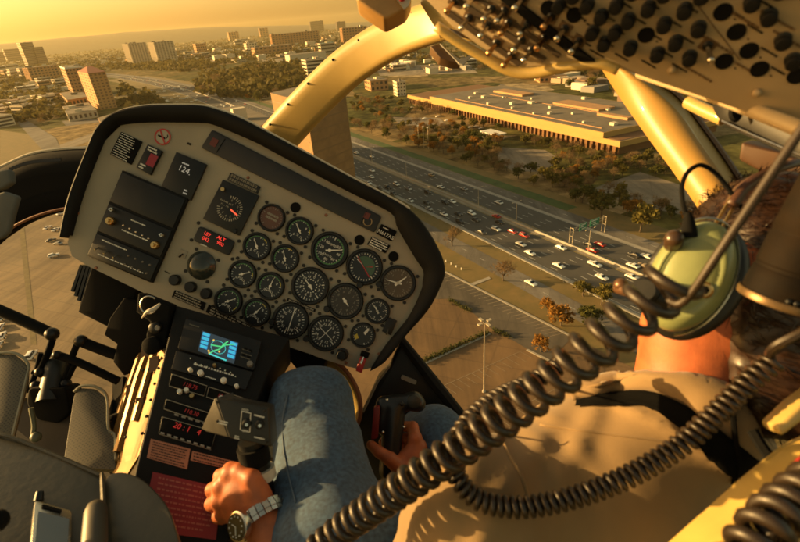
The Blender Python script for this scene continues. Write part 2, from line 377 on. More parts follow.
def tree_proto(kind, hgt, rad, seed, clumps=170):
    rnd = random.Random(seed); tr = MB(); cr = MB(); th = hgt*(.28 if kind != 'bare' else .3)
    tr.tube([Vector((0, 0, -.3)), Vector((.1, .05, th*.6)), Vector((0, .1, th))], [.32, .24, .2], 7)
    lobes = []
    for i in range(rnd.randint(6, 9)):
        a = rnd.uniform(0, 2*PI); rr = rad*rnd.uniform(.25, .68); zz = th+(hgt-th)*rnd.uniform(.18, .72); q = Vector((rr*math.cos(a), rr*math.sin(a), zz))
        lobes.append((q, rad*rnd.uniform(.34, .52)))
        tr.tube([Vector((0, 0, th*.75)), Vector((q.x*.45, q.y*.45, th+(zz-th)*.4)), q], [.15, .10, .04], 5)
    lobes.append((Vector((0, 0, hgt*.72)), rad*.5))
    ns = clumps*(2 if kind == 'bare' else 1)
    for i in range(ns):
        c, r = rnd.choice(lobes); d = Vector((rnd.gauss(0, 1), rnd.gauss(0, 1), rnd.gauss(.25, .8))).normalized(); p = c+Vector((d.x, d.y, d.z*.72))*r*rnd.uniform(.55, 1.12)
        if kind == 'bare':
            e = (d+Vector((rnd.gauss(0, .5), rnd.gauss(0, .5), rnd.gauss(.4, .4)))).normalized()*rnd.uniform(.7, 1.5); s = e.cross(Vector((rnd.random(), rnd.random(), rnd.random()))).normalized()*.07
            for t in (-.5, 0, .5):
                e2 = e+Vector((t*.9, rnd.gauss(0, .4), rnd.gauss(0, .3))); cr.add([p-s, p+s, p+e2], [(0, 1, 2)])
        else:
            for q in range(4):
                u = Vector((rnd.gauss(0, 1), rnd.gauss(0, 1), rnd.gauss(0, .7))).normalized(); v = u.cross(Vector((rnd.gauss(0, 1), rnd.gauss(0, 1), rnd.gauss(0, 1)))).normalized()
                o = p+Vector((rnd.gauss(0, .3), rnd.gauss(0, .3), rnd.gauss(0, .25))); a_, b_ = rnd.uniform(.28, .62)*rad/4, rnd.uniform(.2, .42)*rad/4
                cr.add([o-u*a_, o-v*b_+u*.1, o+u*a_, o+v*b_-u*.1], [(0, 1, 2, 3)])
    r = thing({'oak': 'oak_tree', 'bare': 'bare_tree', 'rust': 'autumn_tree', 'olive': 'broadleaf_tree'}[kind], (0, 0, 0), '', 'tree')
    emit('trunk', tr, bark, r, 'world', smooth=True, origin=Vector((0, 0, 0))); emit('crown', cr, LM[kind], r, 'world', origin=Vector((0, 0, 0)))
    return r
PROTO = {k: [tree_proto(k, h, r, i*13+len(k)) for i, (h, r) in enumerate(v)] for k, v in
         {'oak': ((7.5, 4.6), (8.5, 5.4), (6.5, 4.0)), 'bare': ((9.5, 4.6), (8, 4.2)), 'rust': ((8, 4.2), (7, 3.8)), 'olive': ((8, 4.6), (9.5, 5.0), (7, 4))}.items()}
KW = {'oak': 'dark green oak', 'bare': 'bare brown twiggy tree', 'rust': 'orange brown autumn tree', 'olive': 'olive green broadleaf tree'}
TREES = []
def plant(kind, p, sc, zone, group, label=None):
    q = random.choice(PROTO[kind]); o = copy_tree(q); o.location = p; s = sc*random.uniform(.85, 1.15); o.scale = (s*random.uniform(.9, 1.1), s, s*random.uniform(.9, 1.15)); o.rotation_euler.z = random.uniform(0, 6.28)
    o['group'] = group; TREES.append((o, kind, zone, label)); return o
def inside(x, y, poly):
    c = False; n = len(poly)
    for i in range(n):
        (x1, y1), (x2, y2) = poly[i], poly[(i+1) % n]
        if (y1 > y) != (y2 > y) and x < (x2-x1)*(y-y1)/(y2-y1)+x1: c = not c
    return c
def scatter(zone, group, poly, num, mind, mix, holes=(), sc=1.0, pix=True):
    xs = [p[0] for p in poly]; ys = [p[1] for p in poly]; pts = []; tries = 0
    while len(pts) < num and tries < num*60:
        tries += 1; x, y = random.uniform(min(xs), max(xs)), random.uniform(min(ys), max(ys))
        if not inside(x, y, poly) or any(inside(x, y, h) for h in holes): continue
        p = G(x, y)
        if any((p-q).length < mind for q in pts): continue
        pts.append(p); kind = random.choices(list(mix), list(mix.values()))[0]; plant(kind, p, sc, zone, group)
holesA = [[(497, 147), (545, 150), (562, 160), (540, 172), (512, 171), (498, 161)], [(588, 190), (640, 172), (715, 196), (715, 222), (640, 206)], [(392, 117), (440, 118), (447, 126), (400, 125)], [(470, 128), (520, 135), (520, 146), (470, 138)]]
scatter('before the long building', 'trees in front of the long building',
        [(352, 98), (400, 101), (520, 136), (612, 160), (690, 168), (700, 226), (600, 213), (545, 190), (478, 166), (360, 131), (352, 128)], 245, 5.0, {'oak': 2.6, 'bare': 5, 'rust': 2.4, 'olive': 4.2}, holesA, .9)
scatter('in the park left of the pillar', 'trees of the park beyond the highway',
        [(190, 92), (232, 72), (300, 62), (330, 68), (300, 100), (262, 104), (230, 98)], 60, 12, {'oak': 4, 'bare': 3, 'rust': 1, 'olive': 4}, (), 1.5)
scatter('by the far-left buildings', 'trees at the far left',
        [(0, 88), (60, 84), (66, 118), (40, 128), (0, 120)], 24, 12, {'oak': 4, 'bare': 2, 'olive': 4}, (), 1.1)
scatter('behind the long building', 'trees behind the long building', [(470, 66), (520, 70), (590, 74), (660, 110), (690, 128), (600, 98), (540, 80), (480, 74)], 26, 11, {'oak': 3, 'bare': 2, 'olive': 3}, (), 1.5)
NEAR = [('bare', 452, 246, .9, 'bare grey-brown tree standing on the verge closest to the instrument panel'), ('bare', 503, 281, 1.0, 'bare round-crowned tree beside the short footpath on the verge'),
        ('olive', 583, 296, 1.0, 'olive tree on the verge between the highway and the near frontage road'), ('rust', 561, 326, 1.2, 'large orange autumn tree at the edge of the parking lot'),
        ('rust', 541, 352, .8, 'small orange autumn tree on an island of the parking lot'), ('oak', 590, 328, 1.0, 'dark green oak just right of the large orange tree'),
        ('olive', 601, 305, .8, 'olive tree close to the near frontage road behind the coiled cord'), ('rust', 548, 313, .8, 'orange tree touching the left side of the large orange tree'),
        ('oak', 601, 216, 1.5, 'big dark round oak on the green verge behind the highway sign'), ('oak', 582, 203, 1.5, 'big dark oak on the green verge left of the highway sign'), ('olive', 640, 232, 1.6, 'big olive tree on the green verge right of the highway sign')]
for kd, x, y, sc, lb in NEAR: plant(kd, G(x, y), sc, None, 'single trees near the highway', lb)
for k in PROTO:
    for o in PROTO[k]:
        for c in list(o.children): bpy.data.objects.remove(c)
        bpy.data.objects.remove(o)
zones = {}
for o, kd, zn, lb in TREES:
    if lb: o['label'] = lb
    else: zones.setdefault((zn, kd), []).append(o)
for (zn, kd), os_ in zones.items():
    os_.sort(key=lambda o: PXY(o.location)[0])
    for i, o in enumerate(os_): o['label'] = f'{ordw(i)} {KW[kd]} from the left {zn}'
# far woods and far roofs: masses nobody could count
def woods(name, polys, dens, m, szr, seed):
    rnd = random.Random(seed); b = MB()
    for poly, num in polys:
        xs = [p[0] for p in poly]; ys = [p[1] for p in poly]; c = 0
        while c < num:
            x = rnd.uniform(min(xs), max(xs)); y = rnd.uniform(min(ys), max(ys))
            if not inside(x, y, poly): continue
            c += 1; p = G(x, y); s = rnd.uniform(*szr)
            for q in range(9):
                u = Vector((rnd.gauss(0, 1), rnd.gauss(0, 1), rnd.gauss(0, .6))).normalized(); v = u.cross(Vector((rnd.gauss(0, 1), rnd.gauss(0, 1), rnd.gauss(0, 1)))).normalized()
                o = p+Vector((rnd.gauss(0, .45), rnd.gauss(0, .45), abs(rnd.gauss(.55, .3))))*s; b.add([o-u*s*.5, o-v*s*.4, o+u*s*.5, o+v*s*.4], [(0, 1, 2, 3)])
    return struct(emit(name, b, m, space='world'), 'stuff')
FAR = [([(0, 60), (100, 41), (240, 31), (350, 29), (350, 48), (240, 62), (190, 72), (120, 70), (0, 84)], 2600), ([(0, 56), (100, 38), (240, 27.5), (350, 25.5), (350, 31), (100, 46), (0, 62)], 900),
       ([(350, 32), (520, 40), (700, 60), (760, 110), (690, 108), (600, 78), (460, 64), (372, 62)], 700), ([(0, 84), (70, 76), (70, 118), (0, 126)], 120), ([(190, 74), (300, 60), (330, 66), (262, 100), (200, 96)], 380), ([(120, 86), (170, 104), (130, 112), (116, 100)], 40)]
tagw = woods('distant_woods', FAR, 1, leaf_mat('distant_leaves', (.055, .056, .018), (.14, .105, .035)), (7, 12), 5)
rnd = random.Random(11); b = MB()
for poly, num in (([(0, 70), (110, 45), (240, 33), (350, 30), (350, 46), (245, 60), (190, 60), (110, 64), (60, 74), (0, 84)], 680), ([(380, 50), (470, 60), (480, 70), (380, 72)], 40), ([(0, 88), (66, 78), (66, 100), (0, 116)], 60), ([(520, 72), (600, 80), (680, 118), (600, 96)], 26)):
    xs = [p[0] for p in poly]; ys = [p[1] for p in poly]; c = 0
    while c < num:
        x = rnd.uniform(min(xs), max(xs)); y = rnd.uniform(min(ys), max(ys))
        if not inside(x, y, poly): continue
        c += 1; p = G(x, y); b.box(p, rnd.uniform(10, 34), rnd.uniform(8, 20), rnd.uniform(4, 9), rnd.choice((.5, 2.07, .1))+rnd.gauss(0, .05), rnd.choice((0, 0, 1, 1, 2, 3)))
struct(emit('distant_rooftops', b, [mat('pale_roofs', (.7, .6, .42), .8), mat('tan_roofs', (.34, .26, .17), .85), mat('brown_roofs', (.2, .12, .07), .85), mat('grey_roofs', (.25, .23, .2), .85)], space='world'), 'stuff')

# distant parked cars and lots: pale specks nobody could count
rnd = random.Random(19); b = MB()
for poly, num in (([(0, 74), (110, 54), (240, 40), (345, 38), (345, 50), (245, 64), (190, 66), (110, 68), (60, 78), (0, 88)], 420), ([(380, 56), (480, 62), (486, 70), (380, 74)], 70), ([(0, 100), (60, 84), (66, 112), (0, 124)], 50), ([(120, 104), (128, 100), (140, 108), (130, 112)], 16)):
    xs = [p[0] for p in poly]; ys = [p[1] for p in poly]; c = 0
    while c < num:
        x = rnd.uniform(min(xs), max(xs)); y = rnd.uniform(min(ys), max(ys))
        if not inside(x, y, poly): continue
        p = G(x, y); k_ = rnd.randint(2, 7); a = rnd.choice((.5, 2.07))
        for q in range(k_): b.box(p+Vector((math.cos(a), math.sin(a), 0))*3.2*q, 1.9, 4.6, 1.5, a, rnd.choice((0, 0, 1)))
        c += k_
struct(emit('distant_parked_cars', b, [MATS['pale_roofs'], MATS['grey_roofs']], space='world'), 'stuff')
# ------------------------------------------------------------------ buildings
glassm = mat('dark_window_glass', (.03, .032, .035), .15); palem = mat('pale_concrete_wall', (.46, .38, .27), .85, var=.08, scale=.1)
orang = mat('orange_brick_wall', (.40, .22, .10), .9, var=.12, scale=.15); darkw = mat('brown_glass_wall', (.10, .075, .055), .4, var=.15, scale=.1)
cream = mat('cream_render_wall', (.58, .50, .36), .85, var=.06, scale=.1); roofm = mat('grey_roof_gravel', (.15, .125, .09), .95, var=.35, scale=.06, detail=8); redroof = mat('red_tile_roof', (.22, .07, .04), .9, var=.2, scale=.4)
teal = mat('teal_roof_sheet', (.16, .3, .27), .6); whitem = mat('white_roof_edge', (.7, .66, .56), .7)
def front_pts(px, py, wpx, depth, yaw=0):
    B = G(px, py); e = Vector((B.x, B.y, 0)).normalized(); dep = -(R3.transposed() @ (B-EYE)).z; wd = wpx*dep/F
    Rm = Matrix.Rotation(math.radians(yaw), 3, 'Z'); e = Rm @ e; r = Vector((e.y, -e.x, 0))
    return [B-r*wd/2, B+r*wd/2, B+r*wd/2+e*depth, B-r*wd/2+e*depth]
def building(name, label, pts, h, wall, floors=0, bays=0, style='ribbon', win=glassm, roof=roofm, units=2, parapet=.8, cat='building', sides=None, band=.5):
    c = sum(pts, Vector())/4; root = thing(name, (c.x, c.y, 0), label, cat); up = Vector((0, 0, 1))
    area = sum(pts[i].x*pts[(i+1) % 4].y-pts[(i+1) % 4].x*pts[i].y for i in range(4))
    if area < 0: pts = pts[::-1]
    b = MB(); b.prism(pts, 0, h, up); emit('wall', b, wall, root, 'world')
    ins = [p+(c-p).normalized()*.5 for p in pts]; out = [p+(p-c).normalized()*.35 for p in pts]
    b = MB(); b.prism(out, h, h+parapet, up, 0); b.prism(ins, h+parapet+.01, h+parapet+.05, up, 1); emit('roof', b, [wall if parapet < 2 else whitem, roof], root, 'world')
    fh = h/max(floors, 1); nw = 0
    for i in range(4):
        a, d = pts[i], pts[(i+1) % 4]; t = (d-a).normalized(); n = Vector((t.y, -t.x, 0)); ln = (d-a).length
        if n.dot(EYE-(a+d)/2) <= 0 or not floors: continue
        if sides is not None and i not in sides: pass
        for f in range(floors):
            z0, z1 = fh*(f+.28), fh*(f+.28+band)
            if style == 'ribbon':
                b = MB(); p, q = a+t*ln*.04, d-t*ln*.04; z = Vector((0, 0, 1))
                b.add([p+z*z0, q+z*z0, q+z*z1, p+z*z1]+[v+n*.12 for v in (p+z*z0, q+z*z0, q+z*z1, p+z*z1)], [(4, 5, 6, 7), (0, 1, 5, 4), (1, 2, 6, 5), (2, 3, 7, 6), (3, 0, 4, 7)]); emit('window_band', b, win, root, 'world')
            else:
                for k in range(bays):
                    if nw >= 100: break
                    nw += 1; b = MB(); w_ = ln/bays; p = a+t*(w_*(k+.25)); q = a+t*(w_*(k+.75)); z = Vector((0, 0, 1))
                    b.add([p+z*z0, q+z*z0, q+z*z1, p+z*z1]+[v+n*.12 for v in (p+z*z0, q+z*z0, q+z*z1, p+z*z1)], [(4, 5, 6, 7), (0, 1, 5, 4), (1, 2, 6, 5), (2, 3, 7, 6), (3, 0, 4, 7)]); emit('window', b, win, root, 'world')
        if style == 'piers':
            for k in range(bays+1):
                b = MB(); p = a+t*(ln*k/bays)+n*.3; b.box(p, ln/bays*.42, 1.0, h, math.atan2(t.y, t.x)); emit('pier', b, wall, root, 'world')
    rr = random.Random(len(label))
    for u in range(units):
        p = c+(pts[0]-c)*rr.uniform(-.5, .5)+(pts[1]-c)*rr.uniform(-.5, .5); s = min((pts[1]-pts[0]).length, (pts[2]-pts[1]).length)
        b = MB(); b.box(Vector((p.x, p.y, h+parapet)), s*rr.uniform(.15, .3), s*rr.uniform(.12, .22), max(2, s*.09), .4); emit('roof_unit', b, rr.choice([cream, roofm, palem]), root, 'world')
    return root
def corner_pts(Lp, Cp, Rp):
    l, c, r = G(*Lp), G(*Cp), G(*Rp); return [c, r, l+r-c, l]
def fb(name, label, px, py, wpx, hpx, depth, yaw, wall, floors, bays=0, style='ribbon', **kw):
    p = front_pts(px, py, wpx, depth, yaw); m = (p[0]+p[1])/2; return building(name, label, p, height_at(m, py-hpx), wall, floors, bays, style, **kw)
# the near pair of towers
C = G(101, 110); h1 = height_at(C, 74)
t1 = building('apartment_tower', 'tall orange and cream tower with a red hipped roof, left of the instrument panel', corner_pts((89.5, 104.5), (101, 110), (117.5, 107.5)), h1, mat('warm_brick_wall', (.42, .24, .10), .9, var=.12, scale=.2), 12, 4, 'grid', roof=redroof, units=0, win=mat('brown_window_glass', (.17, .095, .045), .3))
P4 = corner_pts((89.5, 104.5), (101, 110), (117.5, 107.5)); cc = sum(P4, Vector())/4
b = MB(); ap = cc+Vector((0, 0, h1+9)); b.add([p+(p-cc)*.04+Vector((0, 0, h1+.9)) for p in P4]+[ap+(P4[0]-P4[1])*.12, ap-(P4[0]-P4[1])*.12], [(0, 1, 5, 4), (1, 2, 5), (2, 3, 4, 5), (3, 0, 4)]); emit('hipped_roof', b, redroof, t1, 'world')
C = G(76, 99); building('office_tower', 'dark gridded office block with a white flat roof just behind the orange tower', corner_pts((70.5, 95), (76, 99), (93, 97)), height_at(C, 69), orang, 9, 5, 'grid', units=2, parapet=2.5)
C = G(70, 107); building('podium_building', 'low brown podium at the foot of the dark gridded office block', corner_pts((62, 99), (70, 107), (92, 103)), height_at(C, 100.5), orang, 1, 6, 'grid', units=1)
C = G(70, 122); building('low_building', 'low pale flat-roofed building in front of the orange tower', corner_pts((65, 113), (70, 122), (99, 117)), height_at(C, 115), palem, 1, 6, 'grid', units=3)
C = G(104, 131); building('shop_building', 'small low orange shop at the top left corner of the instrument panel', corner_pts((100, 124), (104, 131), (124, 124)), height_at(C, 125), orang, 1, 4, 'grid', units=1)
fb('parking_garage', 'white striped parking garage at the left edge beside the streets', 3, 127, 24, 10, 60, 20, cream, 3, units=0)
fb('glass_tower', 'tallest dark glass tower on the left skyline', 35.5, 66, 11.5, 23.5, 40, 25, darkw, 14, units=1, win=glassm)
fb('glass_tower', 'shorter dark tower attached behind the tallest one on the left skyline', 45, 65, 8.5, 18, 45, 25, darkw, 10, units=1)
fb('office_block', 'dark hazy block second from the left end of the skyline', 16, 61, 13, 12, 60, 10, darkw, 6, units=1)
fb('office_block', 'dark hazy block at the left end of the skyline', 2.5, 62, 8, 9.5, 60, 10, darkw, 5, units=1)
fb('office_building', 'low orange office with tall piers below the tallest dark tower', 47.5, 79.5, 25, 13, 60, 15, orang, 5, 8, 'piers', units=2)
fb('office_building', 'low brown cube left of the orange office with piers', 19, 77, 11, 8.5, 50, 10, palem, 4, units=1)
fb('office_building', 'pale low block between the brown cube and the office with piers', 29, 77, 11, 9, 50, 10, palem, 4, units=1)
for nm, x, y, wd, lb in (('left', 142.5, 62.5, 18, 'left one of the two pale condominium slabs beyond the highway'), ('right', 169, 62, 20, 'right one of the two pale condominium slabs beyond the highway')):
    fb('condominium', lb, x, y, wd, 19.5 if nm == 'left' else 20.5, 45, 32, palem, 13, 6, 'piers', units=3)
fb('brick_block', 'orange square block right of the pale condominium slabs', 203, 53.5, 10.5, 10, 50, 15, orang, 4, 5, 'grid', units=1)
fb('warehouse', 'small bright yellow warehouse on the upper left plain', 217, 38, 14, 4, 60, 8, cream, 0, units=0)
for (x, y, wd, hh, dp, wall, fl, by, sty, nm, lb, rf) in (
        (235, 40.5, 10, 8.5, 60, orang, 5, 4, 'grid', 'brick_block', 'brown block left of the slim orange one on the middle plain', roofm),
        (253, 51, 11, 8, 50, cream, 3, 4, 'grid', 'cream_block', 'cream low block with a stepped roof in the middle distance', roofm),
        (275, 55, 38, 9, 60, orang, 3, 9, 'grid', 'school_building', 'long tan block with orange bays in the middle distance', roofm),
        (265, 37, 8.5, 9, 40, orang, 5, 3, 'grid', 'brick_block', 'slim orange block standing in front of the long ribbed slab', roofm),
        (297, 44.5, 47, 12, 60, orang, 6, 16, 'piers', 'ribbed_slab', 'long brown slab with vertical ribs below the skyline', roofm),
        (318, 31.5, 13.5, 10.5, 70, darkw, 8, 5, 'ribbon', 'glass_tower', 'dark skyline tower with one pale edge above the ribbed slab', roofm),
        (342, 31, 8.5, 9.5, 70, darkw, 8, 4, 'ribbon', 'glass_tower', 'small dark skyline tower nearest the golden pillar', roofm),
        (356, 43, 24, 16, 60, orang, 6, 8, 'piers', 'orange_block', 'orange block with columns partly behind the golden pillar', roofm),
        (329, 53.5, 15, 10.5, 40, palem, 3, 4, 'ribbon', 'office_building', 'block with a teal roof beside the golden pillar', teal),
        (309, 62, 37, 8.5, 60, cream, 0, 0, 'ribbon', 'warehouse', 'long bright white windowless hall near the golden pillar', roofm),
        (318, 76.5, 20, 17, 40, cream, 5, 4, 'ribbon', 'parking_garage', 'striped cream parking deck touching the golden pillar', roofm),
        (380, 90.5, 18, 10, 40, orang, 2, 4, 'grid', 'brick_house', 'orange house shape just below the golden pillar', roofm),
        (402, 96, 9, 14, 22, cream, 4, 3, 'grid', 'stair_tower', 'cream stair tower at the left end of the long flat-roofed building', roofm),
        (434, 73.5, 9, 5, 30, cream, 0, 0, 'ribbon', 'small_hall', 'small bright hall beyond the long flat-roofed building', roofm),
        (553, 82, 26, 5.5, 30, orang, 1, 6, 'grid', 'shop_row', 'orange row of shops beyond the right end of the long flat roof', roofm)):
    fb(nm, lb, x, y, wd, hh, dp, 14, wall, fl, by, sty, roof=rf, units=2 if fl else 0)
# low commercial blocks scattered over the plain
rb_ = random.Random(44); LOW = []
for poly, num in (([(0, 72), (60, 66), (68, 100), (66, 112), (0, 112)], 14), ([(108, 58), (240, 42), (345, 38), (345, 50), (290, 58), (240, 64), (190, 60), (120, 66)], 30), ([(378, 58), (470, 62), (474, 70), (390, 74)], 8)):
    xs = [p[0] for p in poly]; ys = [p[1] for p in poly]; c = 0
    while c < num:
        x = rb_.uniform(min(xs), max(xs)); y = rb_.uniform(min(ys), max(ys))
        if not inside(x, y, poly) or any(abs(x-a)+abs(y-e)*2 < 7 for a, e, _ in LOW): continue
        c += 1; far = y < 66; r = fb('commercial_building', '', x, y, rb_.uniform(5, 12) if far else rb_.uniform(9, 18), rb_.uniform(2.2, 5) if far else rb_.uniform(4, 7), rb_.uniform(18, 45), rb_.uniform(5, 30), rb_.choice([palem, cream, orang, cream]), 2 if not far else rb_.choice((0, 2, 3)), 5, 'ribbon', units=1, roof=rb_.choice([roofm, roofm, whitem])); r['group'] = 'low blocks scattered over the plain'; LOW.append((x, y, r))
LOW.sort(key=lambda q: q[0])
for i, q in enumerate(LOW): q[2]['label'] = f'{ordw(i)} low flat-roofed commercial block from the left on the far plain'
# big office between the panel and the highway, mostly behind the pillar
C = G(326, 232); building('plain_office_building', 'tall plain tan building behind the golden windscreen pillar', corner_pts((292, 205), (326, 232), (360, 212)), height_at(C, 104), mat('smooth_tan_wall', (.24, .14, .06), .9, var=.25, scale=.12, detail=8), 13, win=mat('tan_spandrel_joint', (.20, .115, .05), .6), units=1, band=.12)
C = G(262, 196); rb = building('ribbed_building', 'orange building with vertical ribs at the top edge of the instrument panel', corner_pts((222, 160), (258, 190), (290, 178)), height_at(G(258, 190), 131), orang, 1, 22, 'piers', units=0)
p = G(236, 165); hz = height_at(G(258, 190), 131)
b = MB(); q = (G(222, 160)*.35+G(258, 190)*.35+G(290, 178)*.3); b.box(Vector((q.x, q.y, hz+.8)), 9, 7, 8, .5); emit('roof_tank_housing', b, cream, rb, 'world')
# the long flat-roofed building beyond the highway
C = G(617, 156); Lc = G(407, 103); fd = (Lc-C).normalized(); pd = Vector((-fd.y, fd.x, 0)); pd = pd if pd.x > 0 else -pd
hB = height_at(C, 136); LB = thing('long_building', (C+fd*158+pd*50), 'long flat-roofed building with a bright yellow fascia across the highway', 'building'); up = Vector((0, 0, 1))
fasc = mat('yellow_concrete_fascia', (.40, .25, .075), .85, var=.08, scale=.08); ribw = mat('brown_ribbed_wall', (.17, .08, .028), .9, var=.15, scale=.2)
LN = (Lc-C).length; DB = 105
def qd(a0, a1, b0, b1): return [C+fd*a0+pd*b0, C+fd*a1+pd*b0, C+fd*a1+pd*b1, C+fd*a0+pd*b1]
b = MB(); b.prism(qd(2, LN-2, 3, DB-2), 0, hB*.72, up); emit('wall', b, ribw, LB, 'world')
b = MB(); b.prism(qd(0, LN, 1.2, DB), hB*.42, hB*.70, up); emit('lower_fascia', b, fasc, LB, 'world')
b = MB(); b.prism(qd(14, LN-60, 0, DB-8), hB*.72, hB, up); emit('upper_fascia', b, fasc, LB, 'world')
b = MB(); b.prism(qd(15, LN-61, 1, DB-9), hB+.01, hB+.08, up); b.prism(qd(LN-58, LN-1, 2.5, DB-1), hB*.70+.01, hB*.70+.1, up); b.prism(qd(1, 13, 2.5, DB-1), hB*.70+.01, hB*.70+.1, up); emit('roof', b, roofm, LB, 'world')
for i in range(62):
    b = MB(); p = C+fd*(4+i*(LN-8)/61)+pd*2.2; b.box(p, 1.5, 1.6, hB*.42, math.atan2(fd.y, fd.x)); emit('pilaster', b, ribw, LB, 'world')
for a0, a1, c0, c1, hh in ((30, 60, 40, 46, 2), (70, 125, 52, 70, 1.6), (150, 154, 25, 29, 2.5), (180, 230, 60, 75, 2), (24, 28, 20, 24, 2.2), (90, 93, 18, 21, 2), (205, 209, 30, 34, 2.4), (45, 47, 12, 14, 1.5), (76, 78, 30, 32, 1.6), (100, 102, 10, 12, 1.4), (110, 113, 36, 38, 1.8), (135, 137, 14, 17, 1.5), (140, 146, 40, 44, 2), (160, 162, 56, 58, 1.5), (170, 173, 12, 15, 1.8), (190, 192, 44, 46, 1.4), (215, 218, 20, 23, 2), (235, 238, 40, 44, 2), (36, 38, 62, 64, 1.5), (66, 69, 58, 61, 1.7), (24, 225, 8.2, 8.9, .5), (30, 220, 48.2, 48.8, .4), (60, 63, 80, 84, 2.5), (120, 124, 85, 88, 2.2)):
    b = MB(); b.prism(qd(a0, a1, c0, c1), hB+.08, hB+hh, up); emit('roof_unit', b, orang if a1-a0 > 20 else cream, LB, 'world')
# entrance canopy
cp = G(493, 138); ca = thing('entrance_canopy', cp, 'white flat canopy on slim columns in front of the long building', 'canopy'); az = math.atan2(fd.y, fd.x)
b = MB(); b.box(cp+Vector((0, 0, 4.2)), 22, 11, .9, az); emit('canopy_roof', b, whitem, ca, 'world')
for sx in (-9, -3, 3, 9):
    for sy in (-4, 4): b = MB(); b.box(cp+fd*sx+pd*sy, .7, .7, 4.2, az); emit('column', b, whitem, ca, 'world')

# ------------------------------------------------------------------ vehicles
tyre = mat('black_tyre', (.02, .02, .02), .8); lampg = mat('headlight_glass', (.75, .72, .62), .2); CP = {}
PAINT = {'white': (.78, .76, .7), 'dark grey': (.035, .035, .035), 'silver': (.36, .35, .33), 'red': (.36, .02, .012), 'tan': (.35, .26, .15), 'black': (.012, .012, .013)}
def car_mesh(kind):
    b = MB(); g = MB()
    prof = {'sedan': [(-2.3, .45), (-2.3, .85), (-1.5, .98), (.9, .98), (2.2, .8), (2.3, .45)], 'suv': [(-2.3, .5), (-2.3, 1.1), (.9, 1.1), (2.2, .95), (2.3, .5)], 'pickup': [(-2.7, .55), (-2.7, 1.1), (1.0, 1.1), (2.5, 1.0), (2.6, .55)], 'van': [(-2.4, .5), (-2.4, 1.2), (1.4, 1.2), (2.3, .95), (2.4, .5)]}[kind]
    def ext(bb, pr, w0, w1=None):
        n = len(pr); w1 = w1 or w0; zs = [z for _, z in pr]; z0, z1 = min(zs), max(zs)
        W = [w0+(w1-w0)*(z-z0)/(z1-z0) for z in zs]
        bb.add([Vector((x, -W[i], z)) for i, (x, z) in enumerate(pr)]+[Vector((x, W[i], z)) for i, (x, z) in enumerate(pr)], [tuple(range(n)), tuple(range(2*n-1, n-1, -1))]+[(i, n+i, n+(i+1) % n, (i+1) % n) for i in range(n)])
    ext(b, prof, .92)
    cab, top = {'sedan': ([(-1.75, .98), (-1.0, 1.40), (.15, 1.40), (1.0, .98)], [(-.98, 1.405), (-.9, 1.45), (.08, 1.45), (.16, 1.405)]), 'suv': ([(-2.2, 1.1), (-2.0, 1.68), (.1, 1.68), (.95, 1.1)], [(-1.98, 1.685), (-1.9, 1.75), (.02, 1.75), (.1, 1.685)]),
                'pickup': ([(-.8, 1.1), (-.6, 1.75), (.5, 1.75), (1.2, 1.1)], [(-.58, 1.755), (-.5, 1.82), (.42, 1.82), (.5, 1.755)]), 'van': ([(-2.35, 1.2), (-2.25, 1.95), (.7, 1.95), (1.5, 1.2)], [(-2.2, 1.955), (-2.1, 2.03), (.6, 2.03), (.7, 1.955)])}[kind]
    ext(g, cab, .86, .70); ext(b, top, .70, .66)
    for x in (cab[1][0]+.05, -.35, cab[2][0]-.05):     # roof pillars
        for sy in (-1, 1): b.add([Vector((x-.05, sy*.875, cab[0][1])), Vector((x+.05, sy*.875, cab[0][1])), Vector((x+.05, sy*.715, cab[1][1])), Vector((x-.05, sy*.715, cab[1][1]))], [(0, 1, 2, 3)])
    return b, g
def car_proto(kind, paint):
    key = (kind, paint)
    if key in CP: return CP[key]
    b, g = car_mesh(kind); O = Vector((0, 0, 0)); m = mat('car_paint_'+paint.replace(' ', '_'), PAINT[paint], .3, spec=.5)
    r = emit({'sedan': 'car', 'suv': 'car', 'pickup': 'pickup_truck', 'van': 'van'}[kind], b, m, space='world', bevel=.07, bseg=2, origin=O)
    emit('windows', g, glassm, r, 'world', origin=O)
    ax = (1.45, -1.45) if kind != 'pickup' else (1.6, -1.7)
    for x in ax:
        for sy in (-1, 1):
            q = MB(); q.lathe(Vector((x, sy*.72, .34)), Vector((0, sy, 0)), [(.34, 0), (.34, .2), (.2, .22)], 12); emit('wheel', q, tyre, r, 'world', origin=O)
    fx = 2.3 if kind != 'pickup' else 2.58
    for sy in (-1, 1): q = MB(); q.box(Vector((fx-.06, sy*.66, .66)), .14, .34, .14); emit('headlight', q, lampg, r, 'world', origin=O)
    b2, _ = car_mesh(kind); CP[key] = r; return r
CARS = []
def park(kind, paint, p, ang, zone, group, small=False):
    q = car_proto(kind, paint)
    o = copy_tree(q) if not small else q.copy()
    if small: COL.objects.link(o); [None]
    o.location = (p.x, p.y, p.z); o.rotation_euler.z = ang; o.scale = (1.12, 1.12, 1.12); o['category'] = {'pickup': 'pickup truck', 'van': 'van'}.get(kind, 'car'); o['group'] = group
    CARS.append((o, kind, paint, zone)); return o
ROAD = math.atan2(D0.y, D0.x)
rc = random.Random(3)
def cl(lst, ox, oy, sc): return [(c, kd, ox+x/sc, oy+y/sc) for x, y, c, kd in lst]
S, U, P, V = 'sedan', 'suv', 'pickup', 'van'
up_cars = cl([(28, 103, 'white', U), (98, 120, 'white', S), (368, 203, 'tan', S), (410, 257, 'white', S), (515, 265, 'silver', S), (672, 327, 'white', S)], 350, 130, 4.518)+\
    cl([(175, 190, 'dark grey', S), (207, 190, 'red', S), (185, 208, 'red', S), (310, 222, 'black', S), (305, 253, 'white', S), (345, 226, 'white', S), (336, 254, 'tan', S), (-100, 107, 'red', S)], 530, 180, 2.963)
